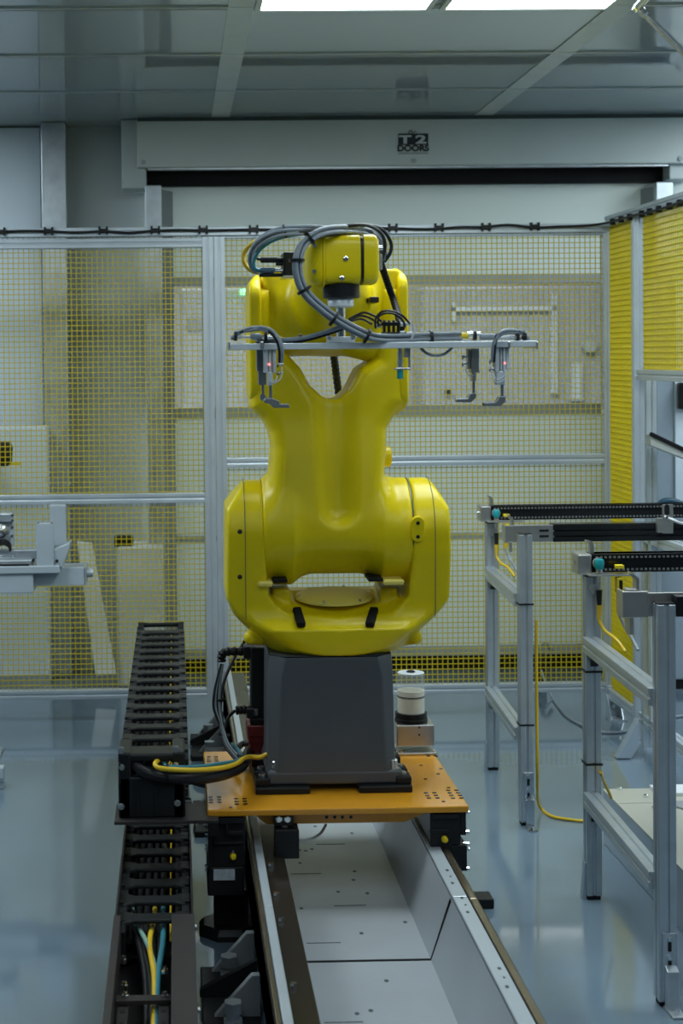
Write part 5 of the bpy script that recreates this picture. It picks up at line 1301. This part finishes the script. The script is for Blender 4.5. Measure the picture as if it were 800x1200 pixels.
# extra bracket plate with white air line on the far conveyor (right edge)
yq_ = Yff+.03
bp_ = MB().box(xx(775.5, 610, yq_), xx(788, 610, yq_), yq_-.006, yq_, zz(780, 625, yq_), zz(780, 591, yq_)).box(xx(769, 610, yq_), xx(776, 610, yq_), yq_-.010, yq_+.01, zz(770, 624, yq_), zz(770, 607, yq_)).build('clamp_plate', 'brushed', far, bevel=.001)
p = P(780.5, 598.5, yq_); MB().prism([(p.x+.009*math.cos(q*PI/8), p.z+(.014 if math.sin(q*PI/8) > 0 else -.008)+.009*math.sin(q*PI/8)) for q in range(16)], yq_-.0072, yq_-.005, 'y').build('plate_slot', 'black', bp_)
p = P(780, 606, yq_); MB().lathe((p.x, yq_+.001, p.z), (p.x, yq_-.016, p.z), [(0, .012), (.5, .010), (1, .005)], 14).build('nut', 'chrome', bp_, smooth=40)
MB().tube([P(783, 607, yq_-.012), P(790, 610, yq_-.03), P(797, 613, yq_-.03), P(810, 614, yq_)], .005, 8).build('air_line', 'cable_pale', bp_, smooth=60)
# near conveyor
Ynf, Ynb = PZ(784, 1180, 0).y, PZ(695, 1055, 0).y
zt_near = zz(740, 648.5, Ynb)
near = conveyor('nearer of two conveyors, cut off by the right edge, with bare steel hook plate', Ynf, Ynb, xx(770.5, 760, Ynf), xx(686.5, 760, Ynb), zt_near, zz(690, 746, Ynb), zz(690, 928, Ynb), True)
# small black box seen between the conveyors
t = empty('junction_box', (xx(771, 640, 6.7), 6.7, .0), 'small black square box on a stand between the conveyors at right', 'box')
bb_ = MB().box(xx(764.5, 640, 6.7), xx(778, 640, 6.7), 6.7, 6.74, zz(771, 644, 6.7), zz(771, 630, 6.7)).build('box_body', 'black', t, bevel=.003)
MB().cyl((xx(771, 640, 6.7), 6.72, 0), (xx(771, 640, 6.7), 6.72, zz(771, 644, 6.7)), .012).build('stand_pole', 'galvanized', t)
MB().cyl((xx(771, 640, 6.7), 6.72, 0), (xx(771, 640, 6.7), 6.72, .01), .07, n=24).build('stand_base', 'galvanized', t)

# low cream covered box on the floor behind the near conveyor
XB = 1.43; zbx = .185
yb1 = PZ(735, 924, zbx).y
t = empty('floor_box', (XB+.5, 4.6, 0), 'low cream topped floor cover behind the near conveyor legs', 'box')
MB().box(XB, XB+.46, 3.9, yb1, 0, zbx-.004).build('side_panels', 'panel_blue', t, bevel=.003)
lid = MB().box(XB-.002, XB+.46, 3.9, yb1-.17, zbx-.004, zbx).box(XB-.002, XB+.46, yb1-.165, yb1, zbx-.004, zbx).build('cream_lid', 'cream_panel', t, bevel=.001)
p = PZ(762, 925, zbx)
MB().box(p.x, min(p.x+.3, XB+.455), yb1-.10, yb1-.0, zbx, zbx+.012).build('white_corner', 'white_plastic', t, bevel=.002)
MB().prism([(p.x-.02, yb1-.17), (p.x+.18, yb1-.17), (p.x+.18, yb1-.36), (p.x+.06, yb1-.30)], zbx, zbx+.006, 'z').build('hinge_plate', 'far_grey', t)
for px, py in ((724.5, 923), (756.5, 933), (766, 947)):
    q = PZ(px, py+1, zbx); MB().lathe((q.x, min(q.y, yb1-.01), zbx-.001), (q.x, min(q.y, yb1-.01), zbx+.010), [(0, .008), (.8, .008), (1, .004)], 10).build('screw', 'chrome', lid, smooth=40)

# floor cables
z_ = .006
tag(MB().tube([(xx(628, 700, Yff+.03), Yff+.03, .72), (xx(628.5, 800, Yff+.03), Yff+.03, .45), (xx(629.5, 900, Yff+.03), Yff+.03, .18), PZ(630, 938, .05), PZ(636, 950, z_), PZ(648, 957, z_), PZ(668, 960.5, z_), PZ(690, 962, z_), PZ(712, 958, z_), PZ(740, 960, z_)+V((0, 0, 0)), PZ(790, 968, z_)], .0055, 8).build('floor_cable', 'cable_yellow', smooth=60), 'yellow cable running down the far conveyor leg and across the floor', 'cable')
tag(MB().tube([PX(704, 905, xx(700, 905, Ynb-.012)), P(707, 915, Ynb+.09), P(713, 928, Ynb+.15), P(716, 935, Ynb+.2)], .005, 8).build('yellow_lead', 'cable_yellow', smooth=60), 'short yellow lead beside the near conveyor back leg', 'cable')
tag(MB().tube([P(634, 786, 7.6), PZ(640, 803, .05), PZ(648, 820, z_), PZ(662, 838, z_), PZ(684, 851, z_), PZ(706, 858, z_), PZ(732, 857, z_), PZ(752, 849, z_)+V((0, 0, .0)), PZ(775, 842, z_), PZ(810, 838, z_)], .006, 8).build('grey_floor_cable', 'cable_grey', smooth=60), 'grey cable curving over the floor behind the conveyors', 'cable')

# ================================================================== LEFT LINEAR STAGE
yL = 6.3
t = empty('linear_stage', (xx(30, 660, yL), yL, 0), 'pale grey linear stage machine with upright brackets at left edge', 'machine')
def L_(px0, px1, py0, py1, y0, y1, m='stage_white', name='housing', par=None, bv=.004):
    return pxbox(MB(), px0, px1, py0, py1, y0, y1).build(name, m, par or t, bevel=bv)
L_(-90, 39, 673, 696, yL-.04, yL+.12, name='lower_housing')
bt = L_(-90, 70, 664, 673, yL-.05, yL+.13, name='base_plate')
L_(38, 99, 665, 687, yL, yL+.13, name='motor_housing')
L_(99, 101, 664, 686, yL-.003, yL+.133, 'galvanized', 'end_cap')
hcyl(100, 109, 671.5, [(0, 5), (.7, 5), (1, 4.4)], 'stage_white', 'shaft_end', t, yL+.06)
L_(42.5, 63, 613, 665, yL-.04, yL-.028, name='front_bracket')
for px, py in ((44.5, 612.5), (60.5, 612.5)): L_(px-1.5, px+1.5, py-1, py+1.5, yL-.04, yL-.02, 'far_grey', 'screw', bv=.001)
pxpoly(MB(), [(63, 644), (82, 636), (82, 641), (73, 665), (63, 665)], yL-.03, yL+.08).build('angled_bracket', 'stage_white', t, bevel=.003)
L_(58, 77, 592, 640, yL+.05, yL+.10, name='rear_upright')
L_(-90, 37, 657, 664, yL-.03, yL+.05, name='guide_rail', m='galvanized')
L_(-90, 34, 662, 664, yL-.045, yL-.03, 'black', 'belt', bv=.001)
L_(-90, 44, 645, 656, yL+.03, yL+.09, 'galvanized', 'slide')
for px, py in ((39, 657), (66.5, 657.5)):
    p = P(px, py, yL-.041); MB().cyl((p.x, p.y, p.z), (p.x, p.y+.02, p.z), .006).build('bolt', 'chain', t)
for px in (1, 16):
    hcyl(px-2, px+2, 652, [(0, 3), (1, 3)], 'chrome', 'bolt', t, yL+.02)
cw_ = L_(-30, 14, 602, 612, yL, yL+.06, 'galvanized', 'carriage_block')
L_(-30, 16, 612, 640, yL+.02, yL+.06, 'stage_white', 'carriage_plate')
p = P(1, 622, yL+.02); MB().lathe((p.x, p.y+.01, p.z), (p.x, p.y-.03, p.z), [(0, .029), (.5, .029), (.55, .024), (.8, .024), (1, .012)], 20).build('pulley', 'steel', t, smooth=40)
for k_ in range(3): MB().tube([P(-6, 637+k_*2, yL+.01), P(4, 633+k_*2, yL-.01), P(11, 637+k_*2, yL+.01), P(12, 645, yL+.03)], .006, 8).build('cable', 'cable_black', t, smooth=60)
for px, py in ((14.5, 604), (14.5, 610), (14, 618), (14, 628)):
    p = P(px, py, yL+.0); MB().cyl((p.x, p.y+.03, p.z), (p.x, p.y-.003, p.z), .006).build('bolt', 'chrome', t)
L_(-90, -45, 696, 940, yL-.02, yL+.10, 'stage_white', 'support_column')
MB().box(xx(-100, 900, yL), xx(-2, 900, yL), yL-.12, yL+.2, 0, .012).build('floor_plate', 'galvanized', t, bevel=.003)
yS = 5.9
t = empty('floor_stand', (xx(-8, 960, yS), yS, 0), 'pale metal stand edge with bolts just visible at the left edge', 'stand')
MB().box(xx(-40, 930, yS), xx(4.5, 930, yS), yS, yS+.05, 0, zz(2, 900, yS)).build('plate', 'stage_white', t, bevel=.004)
for py in (914, 948):
    p = P(2, py, yS); MB().lathe((p.x, yS+.001, p.z), (p.x, yS-.012, p.z), [(0, .011), (1, .009)], 10).build('bolt', 'chrome', t, smooth=30)
t = empty('door_sensor', P(636, 785, 7.7), 'small black door sensor low behind the right fence panel near far conveyor', 'sensor')
t.location.z = 0
MB().box(xx(630.5, 780, 7.7), xx(640, 780, 7.7), 7.68, 7.74, 0, zz(635, 766, 7.7)).build('sensor_body', 'black', t, bevel=.006)
MB().tube([P(634, 768, 7.71), P(636, 757, 7.71), P(641, 755, 7.71), P(647, 762, 7.72)], .012, 8).build('conduit', 'far_grey', t, smooth=60)
# ------------------------------------------------------------------ render look
sc = bpy.context.scene
w = bpy.data.worlds.new('world'); sc.world = w; w.use_nodes = True
w.cycles.sampling_method = 'NONE'
w.node_tree.nodes['Background'].inputs['Color'].default_value = (.5, .6, .65, 1)
w.node_tree.nodes['Background'].inputs['Strength'].default_value = 0.0
vs_ = sc.view_settings
vs_.view_transform = 'Standard'; vs_.look = 'None'; vs_.gamma = 1.0; vs_.use_curve_mapping = False
vs_.exposure = -0.27
sc.cycles.use_denoising = True
sc.cycles.max_bounces = 8; sc.cycles.sample_clamp_indirect = 2.5; sc.cycles.blur_glossy = 1.0; sc.cycles.caustics_reflective = False; sc.cycles.caustics_refractive = False
